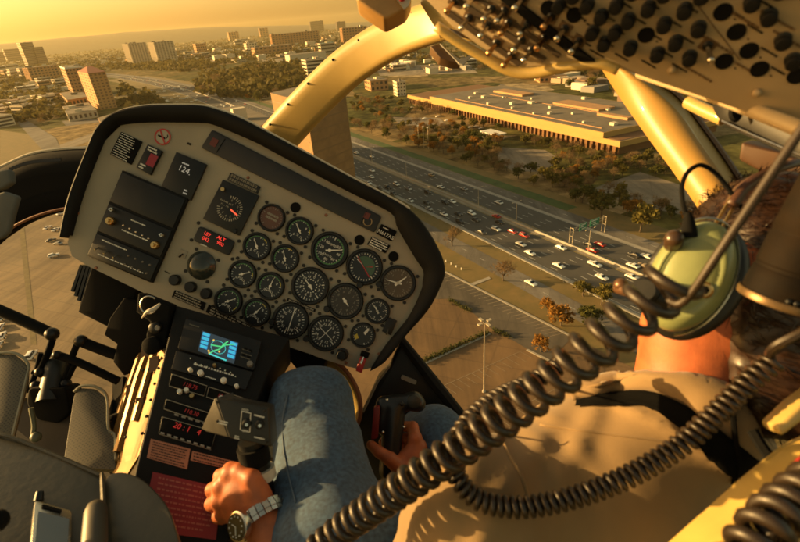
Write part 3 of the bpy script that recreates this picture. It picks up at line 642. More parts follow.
lo_cars = cl([(10, 150, 'white', S), (100, 183, 'white', S), (12, 205, 'silver', S), (97, 212, 'white', S), (85, 239, 'white', S), (132, 260, 'dark grey', S), (172, 259, 'black', U), (210, 245, 'white', U), (265, 265, 'silver', S), (195, 287, 'dark grey', S), (140, 292, 'white', S), (350, 280, 'black', U),
    (272, 319, 'white', S), (347, 328, 'dark grey', S), (357, 355, 'silver', S), (430, 327, 'dark grey', U), (462, 323, 'white', S), (425, 380, 'white', S), (490, 378, 'dark grey', S), (497, 413, 'black', U), (550, 377, 'white', U), (568, 405, 'dark grey', S), (595, 461, 'dark grey', S), (660, 447, 'white', S), (675, 415, 'black', S), (735, 458, 'red', S)], 350, 130, 4.518)+\
    cl([(-17, 165, 'red', U), (-27, 190, 'white', S), (0, 216, 'white', S), (92, 200, 'white', S), (85, 253, 'white', S), (192, 250, 'white', P), (213, 288, 'white', S), (303, 287, 'white', S)], 530, 180, 2.963)
for lst, zn, flip, grp in ((up_cars, 'on the far carriageway', PI, 'cars on the far carriageway'), (lo_cars, 'on the near carriageway', 0, 'cars on the near carriageway')):
    for c, kd, x, y in lst: p = G(x, y, .75); p.z = .11; park(kd, c, p, ROAD+flip+rc.gauss(0, .015), zn, grp)
for x, y, c in ((531, 283, 'white'), (533.5, 282, None)):
    if c: p = G(x, y, .7); p.z = .1; park(S, c, p, ROAD, 'on the near frontage road', 'cars on the frontage roads')
for x, y, c, kd in ((61, 213.5, 'white', S), (48, 227.5, 'white', S), (56, 229.5, 'white', S), (51, 240, 'dark grey', S), (58, 243.5, 'silver', S), (54, 255.5, 'white', U), (1, 318, 'white', S), (0, 327, 'white', S), (2, 336, 'white', U), (-2, 345, 'white', S)):
    p = G(x, y, .7); p.z = .1; park(kd, c, p, 1.9+rc.gauss(0, .5 if x > 20 else .03), 'on the paved lot at the lower left' if x > 20 else 'in the row at the left edge', 'cars parked on the lower left lot')
p = G(31.5, 355, .9); p.z = .1; park(V, 'white', p, 1.75, 'beside the planted strip at the lower left', 'vans on the lower left lot')
for i in range(85):                                    # dense traffic where the highway bends away on the left
    s = rc.uniform(-1480, -480); n = rc.choice((3.2, 7, 10.8, 14.5, -5.6, -9.4, -13.2, -17, -20.6)); p = HW(s, n, .11)
    park(rc.choice((S, S, U)), rc.choice(('white', 'white', 'white', 'silver', 'tan', 'dark grey', 'red', 'black')), p, ROAD, 'in the distant dense highway traffic', 'traffic on the distant highway', small=True)
for i in range(46):
    p = G(rc.uniform(150, 198), rc.uniform(88, 103)); 
    if not 1 < 2: continue
    park(rc.choice((S, U)), rc.choice(('white', 'white', 'silver', 'tan')), p+Vector((0, 0, .1)), ROAD+PI/2, 'in the bright lot by the distant highway', 'cars in the lot by the distant highway', small=True)
for x, y in ((398, 110), (405, 113), (412, 108), (432, 111), (438, 117), (447, 121), (425, 119), (470, 128), (476, 127), (481, 129)):
    park(S, rc.choice(('white', 'silver', 'white', 'tan')), G(x, y)+Vector((0, 0, .1)), ROAD+PI/2, 'among the trees before the long building', 'cars among the far trees', small=True)
for r in CP.values():
    for c in list(r.children): bpy.data.objects.remove(c)
    bpy.data.objects.remove(r)
zc = {}
for o, kd, pt, zn in CARS: zc.setdefault((zn, pt, kd), []).append(o)
KN = {'sedan': 'sedan', 'suv': 'tall wagon', 'pickup': 'pickup truck', 'van': 'box van'}
for (zn, pt, kd), os_ in zc.items():
    os_.sort(key=lambda o: PXY(o.location)[0])
    for i, o in enumerate(os_): o['label'] = f'{pt} {KN[kd]} {zn}' if len(os_) == 1 else f'{ordw(i)} {pt} {KN[kd]} from the left {zn}'

# ------------------------------------------------------------------ lamp posts, signs, hedges
polem = mat('weathered_steel_pole', (.5, .42, .3), .5, .3)
pb = G(484, 392); hp = height_at(pb, 322); lp = thing('lamp_post', pb, 'tall pale lamp post with a cross of lamps in the parking lot', 'lamp post')
b = MB(); b.tube([pb, pb+up*hp*.98], [.22, .13], 8); emit('pole', b, polem, lp, 'world', smooth=True)
b = MB(); b.lathe(pb, up, [(.55, 0), (.55, .5), (.25, .6)], 12); emit('base', b, conc, lp, 'world')
for k in range(4):
    a = k*PI/2+.5; d = Vector((math.cos(a), math.sin(a), 0)); b = MB(); b.tube([pb+up*hp*.965, pb+up*hp+d*1.0], .08, 5); b.box(pb+up*(hp*.99)+d*1.5, 1.3, .75, .35, a); emit('lamp_head', b, polem, lp, 'world')
for i, (x, y, yt) in enumerate(((403, 179, 161), (509, 226, 199), (388, 160, 148), (462, 213, 193), (577, 258, 238))):
    q = HW((G(x, y)-G0).dot(D0), -1.2); yb = PXY(q)[1]; hh = 11; l2 = thing('street_lamp', q, f'{ordw(i)} slim twin-arm street lamp on the highway median', 'street lamp', 'street lamps on the median')
    b = MB(); b.tube([q, q+up*hh], [.16, .09], 6); emit('pole', b, polem, l2, 'world')
    for sg in (-1, 1): b = MB(); b.tube([q+up*hh, q+up*(hh+.5)+N0*sg*2.4], .06, 5); b.box(q+up*(hh+.4)+N0*sg*2.6, .3, .9, .2, ROAD); emit('lamp_head', b, polem, l2, 'world')
qs = sorted([o for o in COL.objects if o.name.startswith('street_lamp')], key=lambda o: PXY(o.location)[0])
for i, o in enumerate(qs): o['label'] = f'{ordw(i)} slim twin-arm street lamp from the left on the highway median'
for i, x in enumerate((419, 424, 428.5)):
    q = G(x, 147+i); f = thing('flood_light_mast', q, f'{("left", "middle", "right")[i]} one of three pale lamp masts among the trees', 'mast', 'three lamp masts among the trees'); hh = height_at(q, 126+i)
    b = MB(); b.tube([q, q+up*hh], .14, 6); emit('pole', b, polem, f, 'world'); b = MB(); b.box(q+up*hh, 1.3, 1.3, .6); emit('lamp_head', b, whitem, f, 'world')
# sign gantry over the far carriageway: two square truss frames and two green signs
ga = G(577, 242); sgn = thing('sign_gantry', HW((ga-G0).dot(D0), 9), 'highway sign gantry with two green direction signs', 'road sign'); s0 = (ga-G0).dot(D0); green = mat('green_sign_face', (.01, .20, .11), .4); signw = mat('sign_lettering', (.7, .72, .68), .5)
for n in (.2, 21.5):
    b = MB()
    for ds in (-.9, .9): b.tube([HW(s0+ds, n), HW(s0+ds, n, 8)], .16, 6)
    for z in (4, 7.8): b.tube([HW(s0-.9, n, z), HW(s0+.9, n, z)], .1, 5)
    emit('support_frame', b, polem, sgn, 'world')
b = MB()
for z in (6.2, 7.6): b.tube([HW(s0, .2, z), HW(s0, 21.5, z)], .1, 5)
for k in range(14): b.tube([HW(s0, .2+k*1.52, 6.2 if k % 2 else 7.6), HW(s0, 1.72+k*1.52, 7.6 if k % 2 else 6.2)], .06, 4)
emit('truss', b, polem, sgn, 'world')
for n, wd in ((7, 4.6), (14.5, 6)):
    b = MB(); fz = .35
    b.add([HW(s0+fz, n-wd/2, 5.2), HW(s0+fz, n+wd/2, 5.2), HW(s0+fz, n+wd/2, 8.6), HW(s0+fz, n-wd/2, 8.6), HW(s0+fz-.12, n-wd/2, 5.2), HW(s0+fz-.12, n+wd/2, 5.2), HW(s0+fz-.12, n+wd/2, 8.6), HW(s0+fz-.12, n-wd/2, 8.6)], [(0, 1, 2, 3), (7, 6, 5, 4), (0, 1, 5, 4), (1, 2, 6, 5), (2, 3, 7, 6), (3, 0, 4, 7)])
    sp_ = emit('sign_panel', b, green, sgn, 'world'); b = MB()
    for r_, (x0, x1) in enumerate(((.12, .8), (.12, .6), (.3, .9))):
        z = 7.9-r_*.95; b.add([HW(s0+fz+.03, n-wd/2+wd*x0, z-.22), HW(s0+fz+.03, n-wd/2+wd*x1, z-.22), HW(s0+fz+.03, n-wd/2+wd*x1, z+.18), HW(s0+fz+.03, n-wd/2+wd*x0, z+.18)], [(0, 1, 2, 3)])
    for zz in (5.25, 8.45): b.add([HW(s0+fz+.03, n-wd/2, zz), HW(s0+fz+.03, n+wd/2, zz), HW(s0+fz+.03, n+wd/2, zz+.1), HW(s0+fz+.03, n-wd/2, zz+.1)], [(0, 1, 2, 3)])
    emit('sign_lettering', b, signw, sp_, 'world')
hedgem = leaf_mat('hedge_leaves', (.035, .045, .012), (.09, .085, .03)); rh = random.Random(8)
for (x0, y0, x1, y1, lb) in ((421, 363, 488, 333, 'long low hedge on the strip left of the lamp post'), (450, 301, 470, 312, 'short dark hedge on the island left of the parking bays'), (494, 331, 510, 338, 'short hedge on the island right of the lamp post')):
    a, c = G(x0, y0), G(x1, y1); b = MB(); n = int((c-a).length*30)
    for i in range(n):
        p = a.lerp(c, rh.random())+Vector((rh.gauss(0, .55), rh.gauss(0, .55), abs(rh.gauss(.5, .35))+.1)); u = Vector((rh.gauss(0, 1), rh.gauss(0, 1), rh.gauss(0, 1))).normalized(); v = u.orthogonal().normalized()
        b.add([p-u*.3, p-v*.22, p+u*.3, p+v*.22], [(0, 1, 2, 3)])
    tag(emit('hedge', b, hedgem, space='world'), lb, 'hedge')
# four small white bollards on the verge
for i in range(4):
    p = G(446+i*5.2, 262+i*2.6); b = MB(); b.lathe(p, up, [(.22, 0), (.22, .9), (.1, 1.0)], 8); tag(emit('bollard', b, whitem, space='world'), f'{ordw(i)} white bollard from the left on the verge beside the instrument panel', 'bollard', 'white bollards on the verge')
# the air: one box of thin golden haze round everything but the sky
b = MB(); b.box(Vector((0, 0, -4)), 32000, 32000, 290)
hz_ = emit('haze', b, [], space='world'); struct(hz_, 'stuff')
hmx = bpy.data.materials.new('golden_haze'); hmx.use_nodes = True; n = hmx.node_tree.nodes; n.remove(n['Principled BSDF']); pv = n.new('ShaderNodeVolumePrincipled')
pv.inputs['Color'].default_value = (1.0, .86, .50, 1); pv.inputs['Density'].default_value = 0.32e-4; pv.inputs['Anisotropy'].default_value = .25
hmx.node_tree.links.new(pv.outputs[0], n['Material Output'].inputs['Volume']); hz_.data.materials.append(hmx)
# ================================================================== THE COCKPIT
black = mat('black_cockpit_paint', (.006, .006, .006), .7, var=.3, scale=25, bump=.15, bscale=300, spec=.25); satin = mat('satin_black_plastic', (.009, .009, .009), .42, var=.2, scale=30, spec=.35)
deepb = mat('dull_black', (.0035, .0035, .0035), .9, spec=.2); panelm = mat('tan_grey_panel_paint', (.30, .255, .18), .55, var=.10, scale=9, bump=.12, bscale=420)
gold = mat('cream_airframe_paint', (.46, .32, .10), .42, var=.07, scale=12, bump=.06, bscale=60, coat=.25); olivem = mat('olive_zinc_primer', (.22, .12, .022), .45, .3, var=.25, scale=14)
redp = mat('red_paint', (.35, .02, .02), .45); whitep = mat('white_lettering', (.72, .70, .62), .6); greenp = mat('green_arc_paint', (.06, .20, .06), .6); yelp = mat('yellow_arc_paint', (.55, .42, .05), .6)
dialm = mat('black_dial', (.010, .010, .011), .35); chrome = mat('worn_chrome', (.62, .58, .5), .25, 1.0, var=.1, scale=60); brass = mat('brass', (.62, .40, .16), .3, 1.0)
screwm = mat('dark_screw', (.03, .025, .02), .4, .7); brownm = mat('brown_painted_metal', (.13, .075, .035), .5, var=.15, scale=20); greym = mat('grey_fabric', (.10, .10, .09), .9, var=.15, scale=30)
ledr = mat('red_led_digits', (.3, .01, .01), .4, emit=((1, .05, .03), .5)); ledw = mat('white_display_digits', (.5, .5, .48), .4, emit=((1, .95, .85), .06))
Z = Vector((0, 0, 1))
def ax_(deg): a = math.radians(deg); return Vector((math.cos(a), -math.sin(a), 0)), Vector((math.sin(a), math.cos(a), 0))
U, Vv = ax_(26.5)
PD = 1.0; px_ = PD/F
def pp(x, y, h=0.0): return L(x, y, PD)+Z*h
def lines(mb, quad, rows, m=0, fill=.75, seed=1, lift=.0004, th=.5):
    """small unreadable print: rows of short strokes in a quad tl, tr, br, bl"""
    r = random.Random(seed); tl, tr, br, bl = quad; n = (tr-tl).cross(tl-bl).normalized()
    if n.z < 0: n = -n
    for i in range(rows):
        t0 = (i+.5-th/2+.0)/rows; t1 = (i+.5+th/2)/rows; x = .06
        while x < .06+.88*fill*r.uniform(.8, 1.2) and x < .92:
            w_ = r.uniform(.02, .09); x1 = min(.94, x+w_)
            f = lambda u, v: (tl*(1-u)+tr*u)*(1-v)+(bl*(1-u)+br*u)*v+n*lift
            mb.add([f(x, t0), f(x1, t0), f(x1, t1), f(x, t1)], [(0, 1, 2, 3)], m); x = x1+r.uniform(.012, .025)
base = cw(pp(250, 330)); IP = thing('instrument_panel', base, 'tilted tan instrument panel full of round gauges under a black hood', 'instrument panel')
face = [(84, 193), (104, 142), (122, 124), (150, 121), (201, 121.5), (216, 124), (254, 140), (328, 179.5), (390, 211), (405, 236), (425.5, 271), (422, 292), (408, 319), (386, 346), (381, 359), (371, 368), (362, 370), (345, 366), (326, 360), (270, 340), (169, 305), (88, 266), (72, 256), (67.5, 242)]
b = MB(); b.prism([pp(*p) for p in face], -.012, 0, Z); emit('panel_face', b, panelm, IP)
outer = [(66.5, 238), (75, 199), (93, 152), (103, 130), (121, 115), (148, 108.5), (180, 107.5), (203, 108), (218, 111), (243, 120), (272, 135), (320, 161), (354, 179.5), (384, 195), (411, 211), (428, 231), (441, 255), (444.5, 270), (442, 282), (429, 308), (405, 336), (385, 361), (371, 369)]
inner = [(72, 236), (84, 193), (104, 142), (112, 131), (122, 124), (150, 121), (180, 121), (201, 121.5), (216, 124), (254, 140), (272, 149.5), (328, 179.5), (356, 194), (390, 211), (398, 224), (405, 236), (418, 258), (425.5, 271), (424.5, 282), (422, 292), (408, 319), (386, 346), (371, 368)]
def loop(pts, n): return smooth_path([Vector((x, y, 0)) for x, y in pts], n)
ro, ri = loop(outer, 90), loop(inner, 90); hb = MB(); vs_ = []; n_ = len(ro)
for a, c in zip(ro, ri):
    c = c+(c-a)*.12
    vs_ += [pp(c.x, c.y, -.002), pp(c.x, c.y, .012), pp((a.x*2+c.x)/3, (a.y*2+c.y)/3, .026), pp(a.x*.92+c.x*.08, a.y*.92+c.y*.08, .024), pp(a.x, a.y, .012), pp(a.x, a.y, -.22)]
hb.add(vs_, [(i*6+k, i*6+k+1, (i+1)*6+k+1, (i+1)*6+k) for i in range(n_-1) for k in range(5)]); emit('glare_hood', hb, black, IP, smooth='full')
b = MB(); b.tube([pp(a.x, a.y, .016) for a in ro[2:58]], .0028, 8); emit('edge_trim_highlight', b, mat('cream_edge_trim', (.6, .52, .38), .4), IP, smooth=True)  # cream tube also paints in the highlight along the hood's top edge
def pquad(name, pts, m, h=.004, label=None, bev=.0012, parent=None, r=0):
    q = [pp(*p) for p in pts]; q = round_poly(q, r) if r else q; b = MB(); b.prism(q, 0, h, Z); return emit(name, b, m, parent or IP, bevel=bev, bseg=2, label=label), [pp(*p)+Z*h for p in pts]
# placards, no smoking sign, annunciators
q, c = pquad('checklist_placard', [(122, 132), (143, 142), (132, 165), (111, 154.5)], deepb); t = MB(); lines(t, c, 11, seed=2, th=.3); emit('print', t, whitep, q)
ns = MB(); ns.lathe(pp(163, 137), Z, [(8.4*px_, 0), (8.4*px_, .0012)], 28, 0); q = emit('no_smoking_sign', ns, mat('placard_tan', (.36, .32, .24), .6), IP)
t = MB()
for k in range(32):
    a, e = 2*PI*k/32, 2*PI*(k+1)/32; P = lambda ang, r: pp(163, 137, .0018)+(U*math.cos(ang)+Vv*math.sin(ang))*r*px_
    t.add([P(a, 6.8), P(e, 6.8), P(e, 8.3), P(a, 8.3)], [(0, 1, 2, 3)])
d1 = (U+Vv).normalized(); d2 = (U-Vv).normalized(); o = pp(163, 137, .0022); t.add([o-d2*7*px_-d1*.7*px_, o+d2*7*px_-d1*.7*px_, o+d2*7*px_+d1*.7*px_, o-d2*7*px_+d1*.7*px_], [(0, 1, 2, 3)]); emit('red_ring', t, mat('sign_red', (.42, .035, .03), .6), q)
t = MB(); o = pp(163, 137, .0015); t.add([o-U*5*px_-Vv*1.3*px_, o+U*3*px_-Vv*1.3*px_, o+U*3*px_+Vv*.4*px_, o-U*5*px_+Vv*.4*px_], [(0, 1, 2, 3)])
t.tube([o+U*3.6*px_, o+U*4.6*px_+Vv*2*px_, o+U*3.4*px_+Vv*4*px_], .0009, 4); emit('cigarette', t, deepb, q)
q, c = pquad('red_display_unit', [(149.5, 145), (164, 151.6), (152, 175.6), (138, 168)], satin, .008); t = MB(); t.add([pp(*p, .0085) for p in ((153, 154), (160.5, 157.5), (155, 168.5), (147.5, 165))], [(0, 1, 2, 3)]); emit('red_display', t, mat('red_display_glass', (.13, .01, .01), .3, emit=((.8, .04, .05), .03)), q)
t = MB(); lines(t, [pp(*p, .0082) for p in ((150, 146), (163.5, 152), (160, 157), (149, 151))], 2, seed=4); lines(t, [pp(*p, .0082) for p in ((143, 163), (149, 166), (147, 172), (140, 168))], 2, seed=5); emit('print', t, whitep, q)
q, c = pquad('course_display', [(178, 152.6), (208, 165), (192, 201), (163, 187)], satin, .008); t = MB(); text_mb(t, '124.', pp(186.5, 171, .0086), U, Vv, 8*px_); lines(t, [pp(*p, .0086) for p in ((184, 162), (196, 167), (195, 169.5), (183, 164.5))], 1, seed=6); lines(t, [pp(*p, .0086) for p in ((186, 189), (192, 191.5), (190, 197), (184, 194.5))], 2, seed=7); emit('display_digits', t, ledw, q)
strip_, c = pquad('annunciator_strip', [(213, 130), (382, 216.5), (374.5, 233), (202, 148)], mat('dark_annunciator_glass', (.007, .005, .004), .45, var=.3, scale=60), .005, r=.006)
for i in (1, 11):
    f = i/12; a = Vector((213+169*f, 130+86.5*f, 0)); e = Vector((202+172.5*f, 148+85*f, 0)); t = MB(); t.tube([pp(a.x-1, a.y+2, .0053), pp(e.x+1, e.y-2, .0053)], .0006, 4); emit('divider', t, deepb, strip_)
t = MB(); t.add([pp(*p, .0056) for p in ((214, 138), (220, 141), (216, 148), (210, 145))], [(0, 1, 2, 3)]); t.add([pp(*p, .0056) for p in ((366, 212), (371, 214.5), (368, 220), (363, 217.5))], [(0, 1, 2, 3)]); emit('lit_caption', t, mat('dim_red_caption', (.12, .02, .01), .5), strip_)
t = MB(); t.tube([pp(368+4.2*math.cos(a), 222+4.2*math.sin(a), .0062) for a in [k*PI/5-.8 for k in range(8)]], .0011, 5); emit('caption_symbol', t, mat('dim_tan_caption', (.28, .2, .1), .5), strip_)
q, c = pquad('registration_placard', [(381.5, 224), (397, 231.5), (391.5, 241.5), (376, 233.5)], deepb); t = MB(); text_mb(t, 'N617AS', pp(385.8, 234.8, .0045), U, Vv, 5.2*px_); lines(t, [pp(*p, .0045) for p in ((383, 226.5), (393, 231.5), (392.4, 233), (382.4, 228))], 1, seed=8); emit('print', t, whitep, q)
q, c = pquad('warning_placard', [(372, 236.5), (390.5, 245.5), (385.5, 253.5), (367, 244.5)], deepb); t = MB(); lines(t, c, 4, seed=9, fill=1); emit('print', t, whitep, q)
q, c = pquad('limits_placard', [(231, 172.6), (261, 187), (258, 194), (227.5, 180)], satin); t = MB(); lines(t, c, 2, seed=10, fill=1, th=.7); emit('print', t, mat('dim_print', (.16, .14, .1), .6), q)
for pts, rows, sd_, nm in ((((175, 290), (206, 303), (203.5, 310.5), (172, 297)), 3, 12, 'limitations_strip'), (((209, 304.5), (262, 331.5), (259, 338.5), (206, 312)), 3, 13, 'limitations_strip'), (((288, 298), (316, 309.5), (315, 312), (287, 300.5)), 1, 14, 'compass_placard')):
    q, c = pquad(nm, pts, deepb, .0015, bev=0); t = MB(); lines(t, c, rows, seed=sd_, fill=1, th=.55); emit('print', t, mat('dim_print2', (.28, .25, .19), .6), q)
t = MB(); lines(t, [pp(*p, .0006) for p in ((287, 346), (318, 355.5), (317, 358), (286, 348.5))], 1, seed=15, fill=1); lines(t, [pp(*p, .0006) for p in ((188, 141), (193, 143), (191, 147), (186, 145))], 1, seed=16); lines(t, [pp(*p, .0006) for p in ((165, 270), (171, 273), (170, 275), (164, 272))], 1, seed=17); emit('panel_lettering', t, deepb, IP)
# radio stack
RS, c = pquad('radio_stack', [(125, 171), (190, 199), (154, 283), (90, 256)], black, .010)
Ur, Vr = ax_(23)
def rp(u, v, h=.0106):                      # stack coordinates: u 0..1 across, v 0..1 down
    tl, tr, br, bl = [Vector((x, y, 0)) for x, y in ((125, 171), (190, 199), (154, 283), (90, 256))]; p = (tl*(1-u)+tr*u)*(1-v)+(bl*(1-u)+br*u)*v; return pp(p.x, p.y, h)
for v0, v1, nm in ((.02, .36, 'blank_display'), (.39, .70, 'navcom_radio'), (.73, .98, 'switch_panel')):
    b = MB(); b.prism([rp(.02, v0), rp(.98, v0), rp(.98, v1), rp(.02, v1)], 0, .003, Z); q = emit(nm, b, satin, RS, bevel=.001, bseg=2)
    if nm == 'navcom_radio':
        for u, v, r, m in ((.12, .43, 2.2, chrome), (.15, .55, 4.2, brass), (.90, .47, 2.2, chrome), (.86, .60, 4, brass)):
            t = MB(); t.lathe(rp(u, v, .0136), Z, [(r*px_, 0), (r*px_, .008), (r*.8*px_, .010), (r*.45*px_, .010), (r*.4*px_, .016)], 18); emit('knob', t, m, RS, smooth=True)
        for i in range(5): t = MB(); t.ball(rp(.33+i*.10, .54+.006*i, .0145), 1.0*px_, 5); emit('button', t, chrome, RS)
        t = MB(); lines(t, [rp(.38, .44, .0138), rp(.66, .44, .0138), rp(.66, .465, .0138), rp(.38, .465, .0138)], 1, seed=21, fill=1); lines(t, [rp(.3, .58, .0138), rp(.8, .58, .0138), rp(.8, .60, .0138), rp(.3, .60, .0138)], 1, seed=22, fill=1, th=.6); emit('print', t, whitep, RS)
    if nm == 'switch_panel':
        for i in range(3): t = MB(); a = rp(.13+i*.14, .86, .0136); t.tube([a, a+Z*.012-Vr*.006], [.0012, .002], 6); emit('toggle', t, chrome, RS, smooth=True)
        for r_ in range(2):
            for i in range(4): t = MB(); t.ball(rp(.56+i*.11, .82+r_*.1, .0142), 1.1*px_, 5); emit('button', t, mat('dim_button', (.16, .14, .11), .5), RS)
        t = MB(); lines(t, [rp(.1, .76, .0138), rp(.55, .76, .0138), rp(.55, .785, .0138), rp(.1, .785, .0138)], 1, seed=23, fill=1); lines(t, [rp(.1, .92, .0138), rp(.9, .92, .0138), rp(.9, .94, .0138), rp(.1, .94, .0138)], 1, seed=24, fill=1, th=.5); emit('print', t, whitep, RS)
# gauges
def gauge(name, x, y, r, style='small', needles=(), nums=(), greenarc=None, yelarc=None, screws=True, face_m=None, knob=None, extra=None, dim=False):
    R = r*px_; c = pp(x, y, .0); b = MB()
    b.lathe(c, Z, [(R*1.06, 0), (R*1.06, .006), (R*1.0, .0085), (R*.90, .0085), (R*.86, .004)], 40, 0); b.lathe(c, Z, [(R*.86, .0035), (R*.86, .0042)], 40, 1)
    g = emit(name, b, [satin, face_m or dialm], IP, smooth=True)
    P = lambda deg, rr, h=.0046: c+(U*math.sin(math.radians(deg))+Vv*math.cos(math.radians(deg)))*R*rr+Z*h
    t = MB(); nt_ = 30 if style != 'small' else 20; a0, a1 = (-145, 145) if style == 'small' else (0, 360)
    def arc(d0, d1, r0, r1, m, h=.0045):
        k = max(2, int(abs(d1-d0)/8))
        for i in range(k): e0, e1 = d0+(d1-d0)*i/k, d0+(d1-d0)*(i+1)/k; t.add([P(e0, r0, h), P(e1, r0, h), P(e1, r1, h), P(e0, r1, h)], [(0, 1, 2, 3)], m)
    for i in range(nt_+(style == 'small')):
        d = a0+(a1-a0)*i/nt_; big = i % 5 == 0; arc(d-(1.9 if big else 1.1), d+(1.9 if big else 1.1), .64 if big else .71, .80, 0)
    if greenarc: arc(greenarc[0], greenarc[1], .74, .80, 1, .0048)
    if yelarc: arc(yelarc[0], yelarc[1], .74, .80, 2, .0048)
    for i, s in enumerate(nums):
        d = a0+(a1-a0)*(i+.0)/(len(nums)-(style == 'small')); text_mb(t, s, P(d, .50 if style == 'small' else .53, .0047), U, Vv, R*(.24 if style == 'small' else .22), 0)
    if extra: extra(t, P, R, c)
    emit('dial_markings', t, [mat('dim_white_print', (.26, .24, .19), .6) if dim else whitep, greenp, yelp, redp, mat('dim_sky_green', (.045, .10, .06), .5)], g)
    for d, ln, wd in needles:
        t = MB(); a = P(d+180, .22, .0062); e = P(d, ln, .0062); s = (e-a).cross(Z).normalized()*R*wd
        t.add([a-s, a+s, e+s*.35, e-s*.35]+[v+Z*.0008 for v in (a-s, a+s, e+s*.35, e-s*.35)], [(0, 1, 2, 3), (7, 6, 5, 4), (0, 1, 5, 4), (1, 2, 6, 5), (2, 3, 7, 6), (3, 0, 4, 7)]); t.lathe(c, Z, [(R*.10, .0055), (R*.10, .0075)], 12); emit('needle', t, whitep, g)
    if screws:
        for d in (45, 135, 225, 315):
            t = MB(); q = c+(U*math.sin(math.radians(d))+Vv*math.cos(math.radians(d)))*(R*1.06+2.6*px_); t.lathe(q, Z, [(1.8*px_, 0), (1.6*px_, .0022)], 10); emit('mounting_screw', t, screwm, g)
    if knob:
        t = MB(); q = c+(U*knob[0]+Vv*knob[1])*R; t.lathe(q, Z, [(3.2*px_, .006), (3.2*px_, .014), (2.7*px_, .016)], 14); emit('setting_knob', t, satin, g, smooth=True)
    return g
def subtxt(s, sz=.26, dy=.25):
    def f(t, P, R, c): text_mb(t, s, c+Vv*R*dy+Z*.0047, U, Vv, R*sz, 0)
    return f
small = [('torque_gauge', 300, 231, '%', (-110, 60)), ('turbine_temperature_gauge', 257.5, 246.5, 'C', (-120, 20)), ('gas_producer_gauge', 285.5, 258.5, '%', (-130, -10)), ('oil_gauge', 243, 274, 'PSI', (-60, 60)), ('fuel_gauge', 271, 286, 'GAL', (-130, 40)), ('ammeter', 229, 301, 'AMP', (-100, 100)), ('transmission_gauge', 257, 312, 'OIL', (-140, 10))]
for i, (nm, x, y, tx, ga_) in enumerate(small):
    gauge(nm, x, y, 13.4, needles=((ga_[0]+60+i*17, .62, .045),), nums=('0', '4', '8', '12'), greenarc=ga_, yelarc=(ga_[1], ga_[1]+25), extra=subtxt(tx, .28, -.34))
def asi(t, P, R, c): text_mb(t, 'AIRSPEED', c+Vv*R*.34+Z*.0047, U, Vv, R*.17, 0); text_mb(t, 'KNOTS', c-Vv*R*.3+Z*.0047, U, Vv, R*.16, 0)
gauge('airspeed_indicator', 330, 250.5, 17.8, 'big', ((62, .72, .05),), ('', '20', '40', '60', '80', '100', '120', '140'), (10, 330), extra=asi)
gauge('dual_tachometer', 310.5, 286, 18, 'big', ((-60, .45, .045),), ('0', '1', '2', '3', '4', '5', '6', '7', '8', '9', '10', '11'), extra=lambda t, P, R, c: [t.add([P(d, .34), P(d+9, .34), P(d+9, .40), P(d, .40)], [(0, 1, 2, 3)], 0) for d in range(0, 360, 24)])
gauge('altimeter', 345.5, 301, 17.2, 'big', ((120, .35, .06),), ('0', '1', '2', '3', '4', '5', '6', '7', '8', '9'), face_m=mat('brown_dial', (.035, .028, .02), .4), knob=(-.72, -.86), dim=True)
gauge('directional_gyro', 291, 320.5, 17.4, 'big', (), ('N', '3', '6', 'E', '12', '15', 'S', '21', '24', 'W', '30', '33'), knob=(-.9, -.5), extra=lambda t, P, R, c: t.add([P(-8, .75), P(-4, .75), P(166, .62), P(170, .62)], [(0, 1, 2, 3)], 0))
def cdi(t, P, R, c):
    for d in (20, 110): t.add([P(d-2, .5, .0052), P(d+2, .5, .0052), P(d+178, .5, .0052), P(d+182, .5, .0052)], [(0, 1, 2, 3)], 0)
gauge('course_indicator', 326, 333, 17, 'big', (), ('N', '3', '6', 'E', '12', '15', 'S', '21', '24', 'W', '30', '33'), knob=(-.85, -.75), extra=cdi)
def att(t, P, R, c):
    for i in range(16):
        d0, d1 = -90+i*180/16+34, -90+(i+1)*180/16+34; t.add([c+Z*.0045, P(d0, .62, .0045), P(d1, .62, .0045)], [(0, 1, 2)], 4)
    t.add([P(-60, .7, .0056), P(-56, .7, .0056), P(125, .65, .0056), P(130, .65, .0056)], [(0, 1, 2, 3)], 3)
    t.add([P(-70, .6, .0058), P(-66, .6, .0058), c+Z*.0058], [(0, 1, 2)], 0); t.add([P(60, .5, .0058), P(66, .5, .0058), c+Z*.0058], [(0, 1, 2)], 3)
gauge('attitude_indicator', 364.5, 267, 17.4, 'big', (), (), extra=att, knob=(.25, -1.02))
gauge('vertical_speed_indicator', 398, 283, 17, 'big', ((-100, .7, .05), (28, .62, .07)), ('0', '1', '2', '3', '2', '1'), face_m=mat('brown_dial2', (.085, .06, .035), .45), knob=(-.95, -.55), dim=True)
gauge('clock', 377.5, 311, 12, 'big', ((-58, .62, .05), (-48, .4, .06)), ('12', '2', '4', '6', '8', '10'))
gauge('hour_meter', 363, 335, 12, 'small', (), (), extra=lambda t, P, R, c: (t.add([P(8, .72), P(24, .72), P(60, .2), P(-10, .2)], [(0, 1, 2, 3)], 0), t.add([P(215, .7), P(240, .75), P(262, .5), P(210, .4)], [(0, 1, 2, 3)], 2)))
g = gauge('digital_chronometer', 272, 218, 13.2, 'small', (), (), face_m=mat('dim_red_lcd', (.11, .045, .025), .4), extra=lambda t, P, R, c: (lines(t, [c+U*R*x+Vv*R*y+Z*.0046 for x, y in ((-.5, .35), (.55, .35), (.55, -.2), (-.5, -.2))], 2, m=0, seed=31, fill=1, th=.6)), dim=True)
